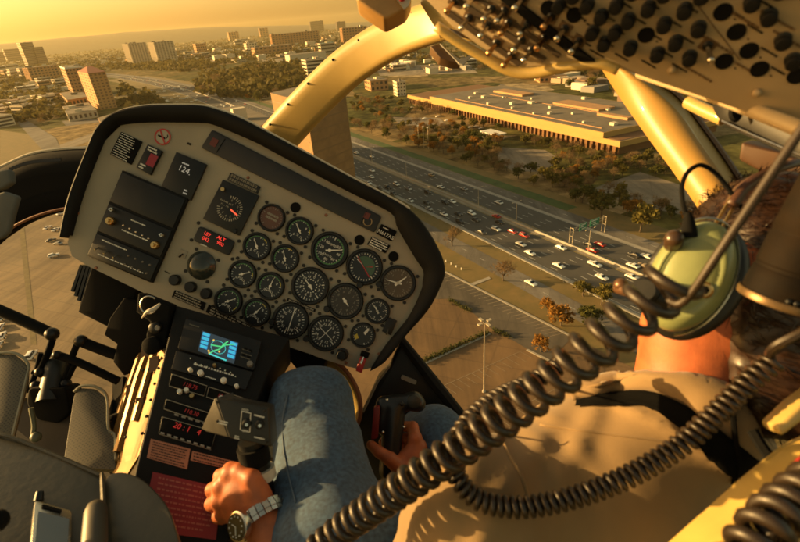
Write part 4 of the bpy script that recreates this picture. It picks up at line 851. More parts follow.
b = MB(); c = pp(202, 265.5); b.lathe(c, Z, [(14.3*px_, 0), (14.3*px_, .004), (13*px_, .006), (11*px_, .012), (6*px_, .017), (.5*px_, .018)], 30); slip = emit('smoked_warning_lens', b, mat('smoked_lens', (.03, .035, .03), .08), IP, smooth=True)
for d in (45, 135, 225, 315): t = MB(); t.lathe(c+(U*math.sin(math.radians(d))+Vv*math.cos(math.radians(d)))*17.3*px_, Z, [(1.8*px_, 0), (1.6*px_, .0022)], 10); emit('mounting_screw', t, screwm, slip)
# square compass repeater
q, c4 = pquad('square_course_gauge', [(224, 180), (260, 196), (240, 236), (204, 219)], satin, .007); c = pp(231, 209, .0076); R = 13*px_; t = MB()
P = lambda deg, rr: c+(U*math.sin(math.radians(deg))+Vv*math.cos(math.radians(deg)))*R*rr
for i in range(26):
    d = -20+i*11; t.add([P(d-2, .78), P(d+2, .78), P(d+2, .98), P(d-2, .98)], [(0, 1, 2, 3)])
for i in range(9): text_mb(t, str(i), P(i*32-10, .62), U, Vv, R*.24)
text_mb(t, 'RADAR ALT', c+Vv*R*.32-U*R*.42, U, Vv, R*.2); text_mb(t, 'FT x 100', c+Vv*R*.05-U*R*.45, U, Vv, R*.18); emit('dial_markings', t, mat('pale_print', (.36, .33, .26), .6), q)
t = MB(); s = U*.6*px_; t.add([P(105, .1)-Vv*.8*px_+Z*.001, P(105, .8)-Vv*.8*px_+Z*.001, P(105, .8)+Vv*.8*px_+Z*.001, P(105, .1)+Vv*.8*px_+Z*.001], [(0, 1, 2, 3)]); emit('needle', t, mat('red_needle', (.6, .05, .02), .5, emit=((1, .12, .05), .4)), q)
for x, y in ((224.5, 190), (236.5, 231.5)): t = MB(); t.lathe(pp(x, y, .007), Z, [(2*px_, 0), (2*px_, .005)], 12); emit('knob', t, brass if y < 200 else satin, q)
q, c4 = pquad('red_digit_display', [(200.5, 226), (236, 241.5), (230, 256), (194, 240.5)], satin, .007, r=.008); t = MB()
for s, x, y in (('187', 208.5, 234.5), ('ALT', 222.5, 239), ('042', 207, 239.5), ('900', 221.5, 244)): text_mb(t, s, pp(x, y, .0076), U, Vv, 5*px_)
emit('red_digits', t, ledr, q); t = MB(); lines(t, [pp(*p, .0076) for p in ((202, 243), (212, 247), (211, 249), (201, 245))], 1, seed=33); emit('print', t, whitep, q)
for x, y in ((198.5, 223), (239, 241), (232.5, 259), (191.5, 240)): t = MB(); t.lathe(pp(x, y), Z, [(1.8*px_, 0), (1.6*px_, .002)], 10); emit('mounting_screw', t, screwm, IP)
for x, y in ((176.5, 280), (192, 287), (207.5, 293.5)): t = MB(); t.lathe(pp(x, y), Z, [(5.4*px_, 0), (5.4*px_, .012), (4.6*px_, .014)], 20); emit('rotary_knob', t, satin, IP, smooth=True)
for x, y in ((295.5, 207.5), (359.5, 240), (393.5, 256.5)): t = MB(); t.lathe(pp(x, y), Z, [(5.2*px_, 0), (5*px_, .002)], 20); emit('blanking_plug', t, deepb, IP)
for x, y in ((78, 213), (248, 177.5), (326, 215), (96, 268), (346, 363), (278, 340), (379, 354)): t = MB(); t.lathe(pp(x, y), Z, [(1.7*px_, 0), (1.3*px_, .002)], 10); emit('panel_fastener', t, mat('reddish_fastener', (.25, .10, .05), .4, .4), IP)
q, c4 = pquad('light_switch', [(388, 317), (397, 320.5), (391, 335), (382, 331)], satin, .008); t = MB(); t.tube([pp(388, 329, .008), pp(387, 333, .018)], [.0018, .0026], 8); emit('toggle', t, chrome, q, smooth=True)
q, c4 = pquad('heater_switch', [(181, 249), (188, 252), (185, 259), (178, 256)], mat('placard_tan2', (.26, .22, .16), .6), .0015, bev=0); t = MB(); t.tube([pp(183, 254, .001), pp(182, 257, .012)], [.0014, .0022], 8); emit('toggle', t, screwm, q, smooth=True)
b = MB(); b.lathe(pp(342.5, 354), Z, [(6.5*px_, 0), (6.5*px_, .006), (5*px_, .007), (5*px_, .02), (4.3*px_, .022)], 8); emit('selector_knob', b, satin, IP, smooth=True)
q, c4 = pquad('guarded_switch', [(362, 350), (370, 353), (368, 358), (360, 355)], deepb, .01); b = MB(); b.prism([pp(*p, .012) for p in ((361, 355), (367, 357.5), (362.5, 371), (356.5, 368.5))], 0, .012, Z); emit('switch_guard', b, redp, q, bevel=.002)
t = MB(); t.tube([pp(364, 355.5, .02), pp(362, 361, .03)], [.0018, .0025], 8); emit('toggle', t, chrome, q, smooth=True)

# ------------------------------------------------------------------ centre console
def plane3(a, b_, c): 
    n = (b_-a).cross(c-a).normalized(); n = n if n.dot(-a) > 0 else -n; return a, n
A0, NC = plane3(L(180, 312, .90), L(282, 343, .90), L(150, 520, .71))
def onp(pl, x, y, h=0.0):
    a, n = pl; d = Vector(((x-CX)/F, -(y-CY)/F, -1)); t = (a.dot(n)+h)/d.dot(n); return d*t
CPL = (A0, NC)
def cp(x, y, h=0.0): return onp(CPL, x, y, h)
UC = (cp(253, 370)-cp(179.5, 346)).normalized(); VC = NC.cross(UC)
CC = thing('center_console', cw(L(170, 540, .80)), 'black centre console with a small colour map screen, radios and red placards', 'console')
b = MB(); b.prism([cp(*p) for p in ((176, 305), (290, 338), (268, 372), (246, 430), (226, 560), (118, 545), (139, 455), (161, 368))], -.12, 0, NC); emit('console_face', b, black, CC, bevel=.003)
def cquad(name, pts, m, h=.004, parent=CC, r=0, bev=.001, h0=0):
    q = [cp(*p, h0) for p in pts]; q = round_poly(q, r) if r else q; b = MB(); b.prism(q, 0, h, NC); return emit(name, b, m, parent, bevel=bev, bseg=2)
gps = cquad('map_display_unit', [(187, 320), (262, 343), (254, 372), (178.5, 350)], satin, .008, r=.004)
scr = cquad('screen', [(202.5, 331), (238.5, 343), (234, 364), (198, 351)], mat('map_screen', (.01, .012, .015), .2, emit=((.02, .03, .035), .6)), .001, gps, h0=.008, bev=0)
def uv(u, v, h=.0096):
    tl, tr, br, bl = [Vector((x, y, 0)) for x, y in ((202.5, 331), (238.5, 343), (234, 364), (198, 351))]; p = (tl*(1-u)+tr*u)*(1-v)+(bl*(1-u)+br*u)*v; return cp(p.x, p.y, h)
blue = mat('screen_blue', (.02, .1, .2), .4, emit=((.05, .38, .75), .33)); cyan = mat('screen_cyan', (.02, .2, .2), .4, emit=((.08, .7, .65), .4)); sgre = mat('screen_green', (.02, .2, .05), .4, emit=((.1, .75, .25), .38)); syel = mat('screen_yellow', (.2, .15, .02), .4, emit=((.9, .6, .1), .4))
for side, x0, x1 in ((0, .02, .22), (1, .78, .98)):
    for i in range(4):
        t = MB(); t.add([uv(x0, .03+i*.2), uv(x1, .03+i*.2), uv(x1, .19+i*.2), uv(x0, .19+i*.2)], [(0, 1, 2, 3)]); emit('data_field', t, blue, scr)
        t = MB(); lines(t, [uv(x0, .05+i*.2, .0099), uv(x1, .05+i*.2, .0099), uv(x1, .17+i*.2, .0099), uv(x0, .17+i*.2, .0099)], 2, seed=40+i+side*7, fill=1); emit('field_text', t, cyan, scr)
t = MB()
for pts in (((.72, .08), (.62, .3), (.55, .55), (.40, .75), (.3, .95)), ((.9, .12), (.68, .28), (.58, .42), (.3, .5))): t.tube(smooth_path([uv(u, v, .0100) for u, v in pts], 14), .0011, 5)
emit('route_line', t, sgre, scr)
t = MB(); t.tube([uv(.5+.2*math.cos(k*.4), .5+.3*math.sin(k*.4), .0098) for k in range(17)], .0004, 4); t.tube([uv(.3, .93, .0099), uv(.78, .97, .0099)], .0012, 4); emit('range_ring', t, cyan, scr)
t = MB(); 
for u, v in ((.34, .25), (.3, .9), (.55, .68), (.27, .82)): t.ball(uv(u, v, .0102), .0018, 4)
emit('map_symbol', t, syel, scr)
t = MB(); lines(t, [cp(*p, .0084) for p in ((189, 323), (200, 326.5), (199.5, 328.5), (188.5, 325))], 1, seed=51, fill=1); lines(t, [cp(*p, .0084) for p in ((242, 347), (254, 351), (251, 362), (239, 358))], 3, seed=52, fill=.9, th=.25); emit('print', t, mat('dim_print', (.16, .14, .1), .6), gps)
for x, y in ((246, 349), (251, 351), (244, 355), (249, 357)): t = MB(); t.prism([cp(x-1.6, y-1.4, .008), cp(x+1.6, y-.4, .008), cp(x+1.2, y+1.4, .008), cp(x-2, y+.4, .008)], 0, .002, NC); emit('button', t, deepb, gps)
t = MB(); t.lathe(cp(250, 364.5, .008), NC, [(2.6*px_, 0), (2.4*px_, .006)], 14); emit('knob', t, mat('grey_knob', (.2, .18, .15), .5), gps)
aud = cquad('audio_panel', [(177, 352), (253, 373), (246, 391), (172, 370)], satin, .006)
for x, y, r, m in ((201, 374, 3, whitep), (224, 381.5, 3, whitep), (191, 371, 2.1, whitep), (237, 387, 2.1, whitep), (215, 366.5, 1.9, brass)): t = MB(); t.lathe(cp(x, y, .006), NC, [(r*.8*px_, 0), (r*.8*px_, .008), (r*.6*px_, .009)], 14); emit('knob', t, m, aud, smooth=True)
for i, (x, y) in enumerate(((191.5, 357.5), (196.5, 362), (202, 364), (208, 366), (221, 367.5), (226, 369.5), (231.5, 371.5), (236.5, 375.5))): t = MB(); t.tube([cp(x, y, .006), cp(x-1, y+1, .013)], .0013, 6); emit('toggle', t, chrome, aud)
t = MB(); lines(t, [cp(*p, .0064) for p in ((192, 361), (240, 375.5), (238.5, 379), (190, 365))], 1, seed=53, fill=1, th=.4); lines(t, [cp(*p, .0064) for p in ((205, 375), (220, 379.5), (219, 382), (204, 377))], 1, seed=54, fill=1, th=.4); emit('print', t, whitep, aud)
def radio(name, pts, seed, digits, dx, dy):
    q = cquad(name, pts, deepb, .006); P = [cp(*p, .0066) for p in pts]; t = MB(); t.tube(P+[P[0]], .0007, 4); emit('frame_line', t, mat('dim_print2', (.28, .25, .19), .6), q)
    t = MB(); c = sum(P, Vector())/4; text_mb(t, digits, c+UC*dx*px_+VC*dy*px_+NC*.0006, UC, VC, 4.6*px_); emit('red_digits', t, mat('dim_red_digits', (.2, .01, .01), .5, emit=((.9, .04, .03), .05)), q); return q
r1 = radio('communication_radio', [(172, 374), (207, 386), (204, 396), (169, 386)], 1, '118.75', 2, 0); r2 = radio('communication_radio', [(209, 387), (243, 398), (241, 408), (206.5, 397)], 2, '121.90', 0, 0); r3 = radio('navigation_radio', [(166.5, 399.5), (212, 414), (209, 424), (164, 409)], 3, '110.30', 3, 0)
for x, y, m in ((180, 392.5, whitep), (192.5, 397, brass), (187, 391, whitep), (221.5, 399, whitep)): t = MB(); t.lathe(cp(x, y, .002), NC, [(2.0*px_, 0), (1.8*px_, .008)], 12); emit('knob', t, m, CC)
tr = cquad('transponder', [(162.5, 417), (216, 432), (211, 450), (159, 434)], deepb, .006); P = [cp(*p, .0066) for p in ((162.5, 417), (216, 432), (211, 450), (159, 434))]; t = MB(); t.tube(P+[P[0]], .0006, 4); emit('frame_line', t, mat('dim_print2', (.28, .25, .19), .6), tr)
t = MB(); text_mb(t, '20 : 1', cp(182, 427.5, .0068), UC, VC, 6*px_); text_mb(t, '4', cp(199, 432.5, .0068), UC, VC, 6*px_); emit('red_digits', t, mat('transponder_digits', (.25, .01, .01), .4, emit=((1, .05, .03), .14)), tr)
for i in range(8): t = MB(); x, y = 163+i*6.6, 433.5+i*2.05; t.prism([cp(x-1.8, y-1.2, .006), cp(x+1.8, y-.2, .006), cp(x+1.4, y+1.5, .006), cp(x-2.2, y+.5, .006)], 0, .003, NC); emit('button', t, mat('grey_button', (.3, .27, .22), .5), tr)
for i in range(6): t = MB(); x, y = 177+i*7, 415+i*2.1; t.prism([cp(x-2, y-1, .003), cp(x+2, y+.2, .003), cp(x+1.6, y+1.8, .003), cp(x-2.4, y+.6, .003)], 0, .003, NC); emit('button', t, mat('grey_button', (.3, .27, .22), .5), CC)
pinkp = mat('orange_pink_placard', (.50, .20, .11), .7, var=.08, scale=60); dpl = mat('placard_print', (.06, .03, .02), .8)
q = cquad('orange_placard', [(151, 439), (190.5, 449), (187, 469.5), (147, 458)], pinkp, .0012, bev=0); t = MB(); lines(t, [cp(*p, .0016) for p in ((151, 440), (190, 450), (187, 469), (147.5, 458))], 7, seed=61, fill=1, th=.38); emit('print', t, dpl, q)
q = cquad('orange_placard', [(192.5, 451), (232, 461), (230, 470), (190.5, 460.5)], pinkp, .0012, bev=0); t = MB(); lines(t, [cp(*p, .0016) for p in ((192, 451), (231, 461), (229, 470), (190.5, 460.5))], 3, seed=62, fill=1, th=.4); emit('print', t, dpl, q)
q = cquad('red_placard', [(153, 472), (222, 488), (216, 540), (140, 530)], mat('red_placard', (.26, .022, .025), .6, var=.1, scale=50), .0012, bev=0); t = MB(); lines(t, [cp(*p, .0016) for p in ((155, 474), (221, 489.5), (216, 535), (148, 525))], 9, seed=63, fill=.95, th=.32); emit('print', t, mat('pale_red_print', (.42, .12, .09), .7), q)
# sunlit left flank of the console with rivets, plus stringers added for its shadow strips
FL = [L(177, 318, .905), L(161, 368, .855), L(139, 455, .79), L(126, 476, .78), L(100, 470, .93), L(114, 418, 1.0), L(129, 372, 1.07), L(150, 330, 1.10)]
b = MB(); b.slab(FL, .004); flank = emit('console_flank', b, olivem, CC)
def fp(u, v, h=.004):                       # u 0 = front edge .. 1 = far edge, v 0 top .. 1 bottom
    f = [L(177, 318, .905), L(161, 368, .855), L(139, 455, .79)]; g_ = [L(150, 330, 1.10), L(129, 372, 1.07), L(103, 466, .93)]
    k = min(v*2, 1.999); i = int(k); k -= i; a = f[i]*(1-k)+f[i+1]*k; c = g_[i]*(1-k)+g_[i+1]*k; p = a*(1-u)+c*u; return p*(1-h/p.length*1.5)
for u, v0, v1, wd in ((.35, .25, .8, .007), (.62, .15, .95, .009), (.85, .3, 1.0, .008)):
    t = MB(); t.tube([fp(u, v0, .010), fp(u-.05, (v0+v1)/2, .012), fp(u-.02, v1, .010)], wd, 6); emit('shadow_stringer', t, olivem, flank, smooth=True)
for u, v, rx in ((.2, .45, 1.0), (.55, .34, 1.3), (.3, .7, .8), (.7, .62, 1.0)):
    t = MB(); c = fp(u, v, .007); t.prism([c+Vector((x*.010*rx, y*.016*rx, 0)) for x, y in ((-1, -1), (1, -.6), (.8, 1), (-.8, .8))], 0, .006, Z); emit('bracket', t, brownm, flank)  # brown plates added as painted shadow patches on the flank
for i in range(9):
    for u in (.06,) if i % 2 else (.06, .5): t = MB(); t.ball(fp(u, .12+i*.095, .006), .0028, 5); emit('rivet', t, screwm, flank)
# vent ring, handle and knob at the head of the flank
VH = thing('vent_control', cw(L(152, 350, .9)), 'black vent control with a pale lever below the instrument panel', 'vent control')
b = MB(); b.slab([L(*p, .885) for p in ((138, 293), (170, 306), (166, 340), (162, 350), (152, 352), (146, 346), (146, 335), (150, 322), (136, 312))], .03); emit('control_box', b, deepb, VH, bevel=.003)
b = MB(); c = L(149, 305, .88); b.tube([c+Vector((math.cos(k*PI/12), math.sin(k*PI/12), 0))*.016 for k in range(3, 22)], .0016, 6); emit('vent_ring', b, chrome, VH, smooth=True)
b = MB(); b.tube(smooth_path([L(142, 318, .87), L(147, 312, .86), L(154, 309, .86), L(160, 304, .87)], 10), [.001, .0018, .0025, .003, .0035, .004, .004, .004, .0035, .003, .002], 8); emit('lever', b, mat('pale_lever', (.5, .46, .38), .4), VH, smooth=True)
b = MB(); b.lathe(L(157.5, 327.5, .885), Z, [(.0105, 0), (.0105, .012), (.008, .014)], 18); emit('knob', b, satin, VH, smooth=True); b = MB(); b.lathe(L(157.5, 328, .87), Z, [(.005, 0), (.004, .003)], 12); emit('knob_cap', b, mat('grey_knob', (.2, .18, .15), .5), VH)
b = MB(); b.lathe(L(154, 345, .885), Z, [(.0165, 0), (.0165, .012), (.014, .014)], 18); emit('lower_knob', b, deepb, VH, smooth=True)
# black boxes slung under the left end of the panel
AB = thing('avionics_box', cw(L(105, 335, 1.06)), 'black ribbed avionics box slung under the left end of the instrument panel', 'avionics box')
b = MB(); b.slab([L(*p, 1.045) for p in ((92, 266), (138, 286), (122, 334), (106, 326), (78, 312))], .12); emit('housing', b, deepb, AB, bevel=.002)
for i in range(4): b = MB(); x = 79-i*.0+(i*3.2); b.slab([L(*p, 1.05) for p in ((80+i*3.4, 264.5+i*.6), (82.5+i*3.4, 265.5+i*.6), (73+i*3.2, 292+i*4.6), (70.5+i*3.2, 291+i*4.6))], .05); emit('cooling_fin', b, satin, AB)
b = MB(); b.slab([L(*p, 1.03) for p in ((124, 298), (152, 308), (150, 332), (130, 372), (124, 376), (113, 362), (117, 344), (104, 335), (110, 318))], .08); tag(emit('relay_box', b, deepb, bevel=.002), 'black stepped box hanging between the ribbed box and the sunlit console flank', 'equipment box')
b = MB(); b.slab([L(*p, 1.02) for p in ((276, 343), (326, 360), (320, 377), (298, 371), (287, 358), (279, 366), (270, 366))], .1); tag(emit('under_panel_duct', b, deepb, bevel=.003), 'black duct under the lower right edge of the panel above the knee', 'duct')
b = MB(); b.tube(smooth_path([L(273, 352, .93), L(268, 362, .92), L(263, 374, .9), L(261, 392, .88), L(259, 410, .86)], 12), .009, 8); b.lathe(L(266, 356, .91), Z, [(.012, 0), (.012, .015)], 14); tag(emit('black_hose', b, deepb, smooth=True), 'short black hose at the right edge of the centre console', 'hose')
# chin window: golden rim band
CW = [(322, 353), (334, 360), (346, 371), (355, 385), (360, 400), (360, 416), (355, 430)]; CI = [(300, 352), (318, 366), (332, 380), (341, 394), (348, 408), (350, 420), (349, 432)]
b = MB(); o1 = smooth_path([L(x, y, 1.04) for x, y in CW], 24); i1 = smooth_path([L(x, y, 1.16) for x, y in CI], 24); vs_ = []
for a, c in zip(o1, i1): vs_ += [a, c, c+Vector((0, 0, -.006)), a+Vector((.003, 0, -.006))]
b.add(vs_, [(i*4+k, i*4+(k+1) % 4, (i+1)*4+(k+1) % 4, (i+1)*4+k) for i in range(24) for k in range(4)]); cwf = thing('chin_window_frame', cw(L(350, 430, 1.1)), 'curved golden rim of the chin window beside the right knee', 'window frame'); emit('sunlit_band', b, gold, cwf, smooth='full')
b = MB(); b.tube(o1, .005, 8); emit('rim', b, mat('red_brown_seal', (.2, .07, .03), .5), cwf, smooth=True)
# dark lower door post with a small vent plate
b = MB(); b.slab([L(*p, 1.10) for p in ((398, 348), (405, 343), (414, 352), (468, 424), (452, 446), (450, 560), (320, 560), (345, 440), (355, 428), (363, 410), (378, 378), (390, 366))], .05); dp = emit('nose_side_panel', b, satin, bevel=.006); tag(dp, 'black side panel with a small white vent plate behind the cyclic grip', 'side panel')
b = MB(); b.tube([L(401, 340, 1.08), L(433, 381, 1.06), L(470, 428, 1.03)], [.010, .013, .013], 8); emit('post_edge', b, black, dp, smooth=True)
b = MB(); b.prism(round_poly([L(*p, 1.098) for p in ((402, 374.5), (417, 380.5), (415.5, 384.5), (400.5, 378.5))], .004), 0, .004, Z); emit('vent_plate', b, mat('grey_plate', (.34, .32, .27), .5), dp)
b = MB(); b.tube([L(363, 412, 1.09), L(378, 381, 1.09), L(389, 367, 1.09)], .003, 6); emit('beading', b, mat('grey_beading', (.2, .18, .15), .5), dp)
# left window sill arch and fabric strap
def band(outer_, inner_, d0, d1, n=40, back=.0):
    o1 = smooth_path([L(x, y, d0) for x, y in outer_], n); i1 = smooth_path([L(x, y, d1) for x, y in inner_], n); vs_ = []
    b = MB()
    for a, c in zip(o1, i1):
        m_ = (a*.55+c*.45)+Vector((0, .0, .03)); e = (a-c).normalized()
        vs_ += [a, a*.85+c*.15+Z*.022, m_, a*.35+c*.65-Z*.01, c, c-Z*.03, a-Z*.05]
    b.add(vs_, [(i*7+k, i*7+(k+1) % 7, (i+1)*7+(k+1) % 7, (i+1)*7+k) for i in range(n) for k in range(7)]); return b
so_ = [(-60, 195), (-20, 175), (0, 167), (30, 154), (60, 149), (95, 147.5), (130, 147)]; si = [(-40, 270), (-12, 246), (0, 236), (20, 223), (45, 213), (72, 207.5), (110, 205)]
ws = thing('window_sill', cw(L(30, 230, 1.25)), 'black arched sill of the left front window behind the instrument panel', 'window sill'); emit('sill_band', band(so_, si, 1.28, 1.2), deepb, ws, smooth='full')
b = MB(); b.tube(smooth_path([L(x, y, 1.275) for x, y in so_], 30), .004, 6); emit('outer_bead', b, mat('cream_edge_trim', (.6, .52, .38), .4), ws, smooth=True)
b = MB(); b.tube(smooth_path([L(x, y, 1.195) for x, y in si], 30), .0035, 6); emit('inner_bead', b, mat('red_brown_seal', (.2, .07, .03), .5), ws, smooth=True)
gp = smooth_path([L(x, y, 1.235) for x, y in ((14, 176), (40, 166), (70, 163), (96, 162))], 24)
for i in range(14): b = MB(); p = gp[i+3]; b.prism([p+Vector((x, y, .04)) for x, y in ((-.004, -.006), (.006, -.004), (.006, .004), (-.004, .002))], 0, .002, Z); emit('defrost_slot', b, satin, ws)
b = MB(); b.slab([L(*p, 1.1) for p in ((-6, 170), (9, 169), (11, 182), (2, 188), (-6, 190))], .02); b.slab([L(*p, 1.08) for p in ((-6, 194), (4, 191), (18, 196), (15, 206), (8, 232), (2, 238), (-6, 240))], .015); tag(emit('fabric_strap', b, greym, bevel=.006), 'grey folded fabric strap at the left edge beside the black window sill', 'strap')
# pedals, their tubes and the footwell plates
PED = thing('pedal_assembly', cw(L(60, 420, 1.05)), 'black anti-torque pedal pair with tubular arms in the left footwell', 'pedals')
for nm, pts, r in (('pedal_bar', ((-6, 308), (24, 321), (52, 334)), .0125), ('pedal_bar', ((80, 341), (100, 349), (122, 357)), .0115), ('pedal_arm', ((51, 333), (53, 337), (47, 355), (38, 375)), .0075), ('pedal_arm', ((81, 340), (77, 345), (71, 360), (65, 380)), .007), ('cross_tube', ((57, 355), (80, 363), (118, 381)), .009), ('link_rod', ((41, 353), (36, 372), (28, 392)), .006), ('link_rod', ((75, 364), (68, 378), (62, 392)), .006), ('link_rod', ((33, 372), (48, 378), (60, 386)), .006)):
    b = MB(); b.tube(smooth_path([L(x, y, 1.06) for x, y in pts], 14), r, 10); emit(nm, b, deepb, PED, smooth=True)
for x, y, r in ((52, 334, .015), (81, 341, .014), (57, 355, .010), (40, 372, .011), (36, 386, .012), (66, 384, .012), (48, 396, .012)): b = MB(); b.ball(L(x, y, 1.055), r, 6); emit('pivot', b, satin, PED, smooth=True)
b = MB(); b.lathe(L(50, 402, 1.04), (L(56, 362, 1.08)-L(50, 402, 1.04)), [(.026, 0), (.024, .03), (.021, .06), (.023, .085), (.012, .10)], 16); emit('rubber_boot', b, mat('dark_rubber', (.02, .022, .02), .5), PED, smooth=True)
b = MB(); b.slab(round_poly([L(*p, 1.03) for p in ((28, 388), (66, 388), (70, 412), (58, 424), (36, 420), (26, 404))], .01), .05); emit('pedal_mount', b, deepb, PED, bevel=.004)
b = MB(); b.tube(smooth_path([L(x, y, .99) for x, y in ((31, 408), (34, 425), (33, 434))], 8), .005, 6); b.ball(L(36, 437, .985), .011, 5); emit('adjuster', b, mat('green_grey_metal', (.12, .13, .09), .5), PED, smooth=True)
def perf():
    m = mat('perforated_plate', (.095, .08, .05), .6, var=.12, scale=8); n = m.node_tree.nodes; k = m.node_tree.links; b = n['Principled BSDF']
    tc = n.new('ShaderNodeTexCoord'); vo = n.new('ShaderNodeTexVoronoi'); vo.inputs['Scale'].default_value = 240; vo.inputs['Randomness'].default_value = 0.0; k.new(tc.outputs['Object'], vo.inputs['Vector'])
    mp = n.new('ShaderNodeMapping'); mp.inputs['Rotation'].default_value = (.5, .3, .5); k.new(tc.outputs['Object'], mp.inputs[0]); k.new(mp.outputs[0], vo.inputs['Vector'])
    lt = n.new('ShaderNodeMath'); lt.operation = 'LESS_THAN'; lt.inputs[1].default_value = .38; k.new(vo.outputs['Distance'], lt.inputs[0]); src = b.inputs['Base Color'].links[0].from_socket
    mx = n.new('ShaderNodeMix'); mx.data_type = 'RGBA'; mx.inputs[7].default_value = (.03, .027, .02, 1); k.new(lt.outputs[0], mx.inputs[0]); k.new(src, mx.inputs[6]); k.new(mx.outputs[2], b.inputs['Base Color']); return m
pm = perf()
b = MB(); b.slab(round_poly([L(*p) for p in ((63, 466, .86), (74, 396, .97), (79, 388, .98), (96, 389, .98), (106, 398, .97), (107, 430, .92), (114, 437, .91), (116, 470, .85))], .008), .012); pl = emit('perforated_plate', b, pm, bevel=.003); tag(pl, 'round-topped perforated metal plate between the pedals and the console', 'footwell plate')
b = MB(); b.tube(smooth_path([L(*p) for p in ((74, 392, .975), (82, 386, .98), (96, 387, .978), (107, 397, .968), (108.5, 428, .92), (115, 436, .91), (116, 460, .86))], 24), .003, 6); emit('plate_rim', b, mat('greenish_rim', (.2, .19, .13), .4), pl, smooth=True)
b = MB(); b.slab(round_poly([L(*p) for p in ((-14, 446, .86), (-14, 354, .98), (14, 354, .98), (27, 364, .97), (26, 380, .95), (9, 446, .86))], .008), .012); pl = emit('perforated_plate', b, pm, bevel=.003); tag(pl, 'perforated metal plate at the left edge of the footwell', 'footwell plate')
b = MB(); b.tube(smooth_path([L(*p) for p in ((-12, 354, .978), (14, 353, .978), (28, 364, .968), (26, 380, .95), (10, 446, .858))], 24), .003, 6); emit('plate_rim', b, mat('greenish_rim', (.2, .19, .13), .4), pl, smooth=True)
b = MB(); b.slab([L(*p) for p in ((-20, 400, 1.06), (26, 398, 1.06), (64, 402, 1.07), (78, 400, 1.07), (128, 440, 1.03), (130, 520, .9), (-20, 520, .9))], .01); struct(emit('cabin_floor', b, mat('brown_floor', (.06, .045, .03), .8, var=.2, scale=20)))
b = MB(); b.slab([L(*p) for p in ((124, 376, 1.09), (118, 420, 1.04), (106, 470, .94), (102, 440, 1.02), (112, 396, 1.08), (112, 378, 1.1))], .02); b.lathe(L(118, 422, 1.0), Z, [(.02, 0), (.02, .02), (.012, .03)], 14); tag(emit('black_bracket', b, deepb, bevel=.002), 'black bracket with a round boss along the outer side of the sunlit console flank', 'bracket')
# left seat, phone and belt stalk
leather = mat('olive_brown_leather', (.062, .052, .032), .42, var=.14, scale=14, bump=.22, bscale=90, bdist=.002)
ST = thing('leather_seat', cw(L(60, 560, .6)), 'dark olive leather seat with a round side bolster at the lower left', 'seat')
b = MB(); b.slab(round_poly([L(*p) for p in ((-60, 425, .70), (0, 431, .69), (50, 450, .68), (101, 472, .66), (104, 520, .58), (106, 580, .52), (-60, 580, .50))], .012), .09); emit('seat_cushion', b, leather, ST, bevel=.018, bseg=4)
b = MB(); b.slab(round_poly([L(*p) for p in ((103, 477, .66), (119, 470, .665), (142, 477, .655), (168, 504, .62), (180, 540, .57), (184, 590, .52), (104, 590, .52))], .025), .10); emit('seat_bolster', b, leather, ST, bevel=.024, bseg=5)
b = MB(); b.tube(smooth_path([L(*p) for p in ((-60, 427, .69), (0, 434, .683), (50, 453, .672), (100, 475, .652))], 20), .0028, 6); b.tube(smooth_path([L(*p) for p in ((102, 474, .652), (104, 520, .575), (105, 560, .53))], 12), .003, 6); emit('piping', b, leather, ST, smooth=True)
ph = thing('mobile_phone', cw(L(52, 545, .54)), 'small silver mobile phone with a grey screen lying on the leather seat', 'phone')
PA, PN = plane3(L(34, 501, .59), L(72, 511, .59), L(33, 548, .52)); PPL = (PA, PN)
def hp_(x, y, h=0): return onp(PPL, x, y, h)
b = MB(); b.prism(round_poly([hp_(*p) for p in ((35, 500), (72, 511), (70, 552), (31, 545))], .006), -.012, 0, PN); emit('phone_body', b, chrome, ph, bevel=.003)
b = MB(); b.prism([hp_(*p) for p in ((38, 512), (69, 519.5), (67.5, 548), (35, 542))], 0, .001, PN); emit('screen', b, mat('grey_blue_screen', (.20, .23, .25), .15), ph)
b = MB(); b.prism(round_poly([hp_(*p) for p in ((42, 505.5), (62, 511), (61, 513.5), (41, 508))], .002), 0, .002, PN); emit('earpiece', b, deepb, ph)
b = MB(); b.tube([hp_(38.5, 501, -.005), L(40, 492, .605)], [.0055, .0045], 10); emit('antenna', b, satin, ph, smooth=True)
b = MB(); b.lathe(L(93, 575, .50), (L(96, 510, .57)-L(93, 575, .50)), [(.014, 0), (.013, .06), (.0125, .085), (.010, .094), (.004, .098)], 16); tag(emit('seat_belt_stalk', b, mat('olive_plastic', (.05, .042, .028), .5), smooth=True), 'dark rounded stalk standing up beside the phone on the seat', 'stalk')
b = MB(); b.ball(L(-3, 521, .52), .012, 6); tag(emit('round_knob', b, deepb, smooth=True), 'black round knob at the left edge of the leather seat', 'knob')

# ------------------------------------------------------------------ overhead panel
TH = math.radians(56); e_ = Vector((-.5, -.866, 0)); ON = (Z*math.cos(TH)+e_*math.sin(TH)).normalized(); OA = L(723, 12, .40); OPL = (OA, ON); UO = Vector((.866, -.5, 0)); VO = ON.cross(UO)
def op(x, y, h=0.0): return onp(OPL, x, y, h)
ovm = mat('brown_overhead_paint', (.38, .29, .175), .5, var=.10, scale=10, bump=.1, bscale=300); OP = thing('overhead_panel', cw(op(640, 30)), 'overhead switch panel with rows of toggles and black circuit breakers', 'overhead panel')
b = MB(); b.prism([op(*p) for p in ((405, -22), (453, 28), (500, 61), (512, 69), (600, 62), (648, 79), (800, 131), (900, 170), (980, -90), (560, -90), (430, -60))], -.03, 0, ON); emit('panel_plate', b, ovm, OP, bevel=.002)
b = MB(); b.prism([op(*p) for p in ((486, -14), (500, -14), (596, 60), (580, 60))], 0, .004, ON); emit('dark_channel', b, deepb, OP)
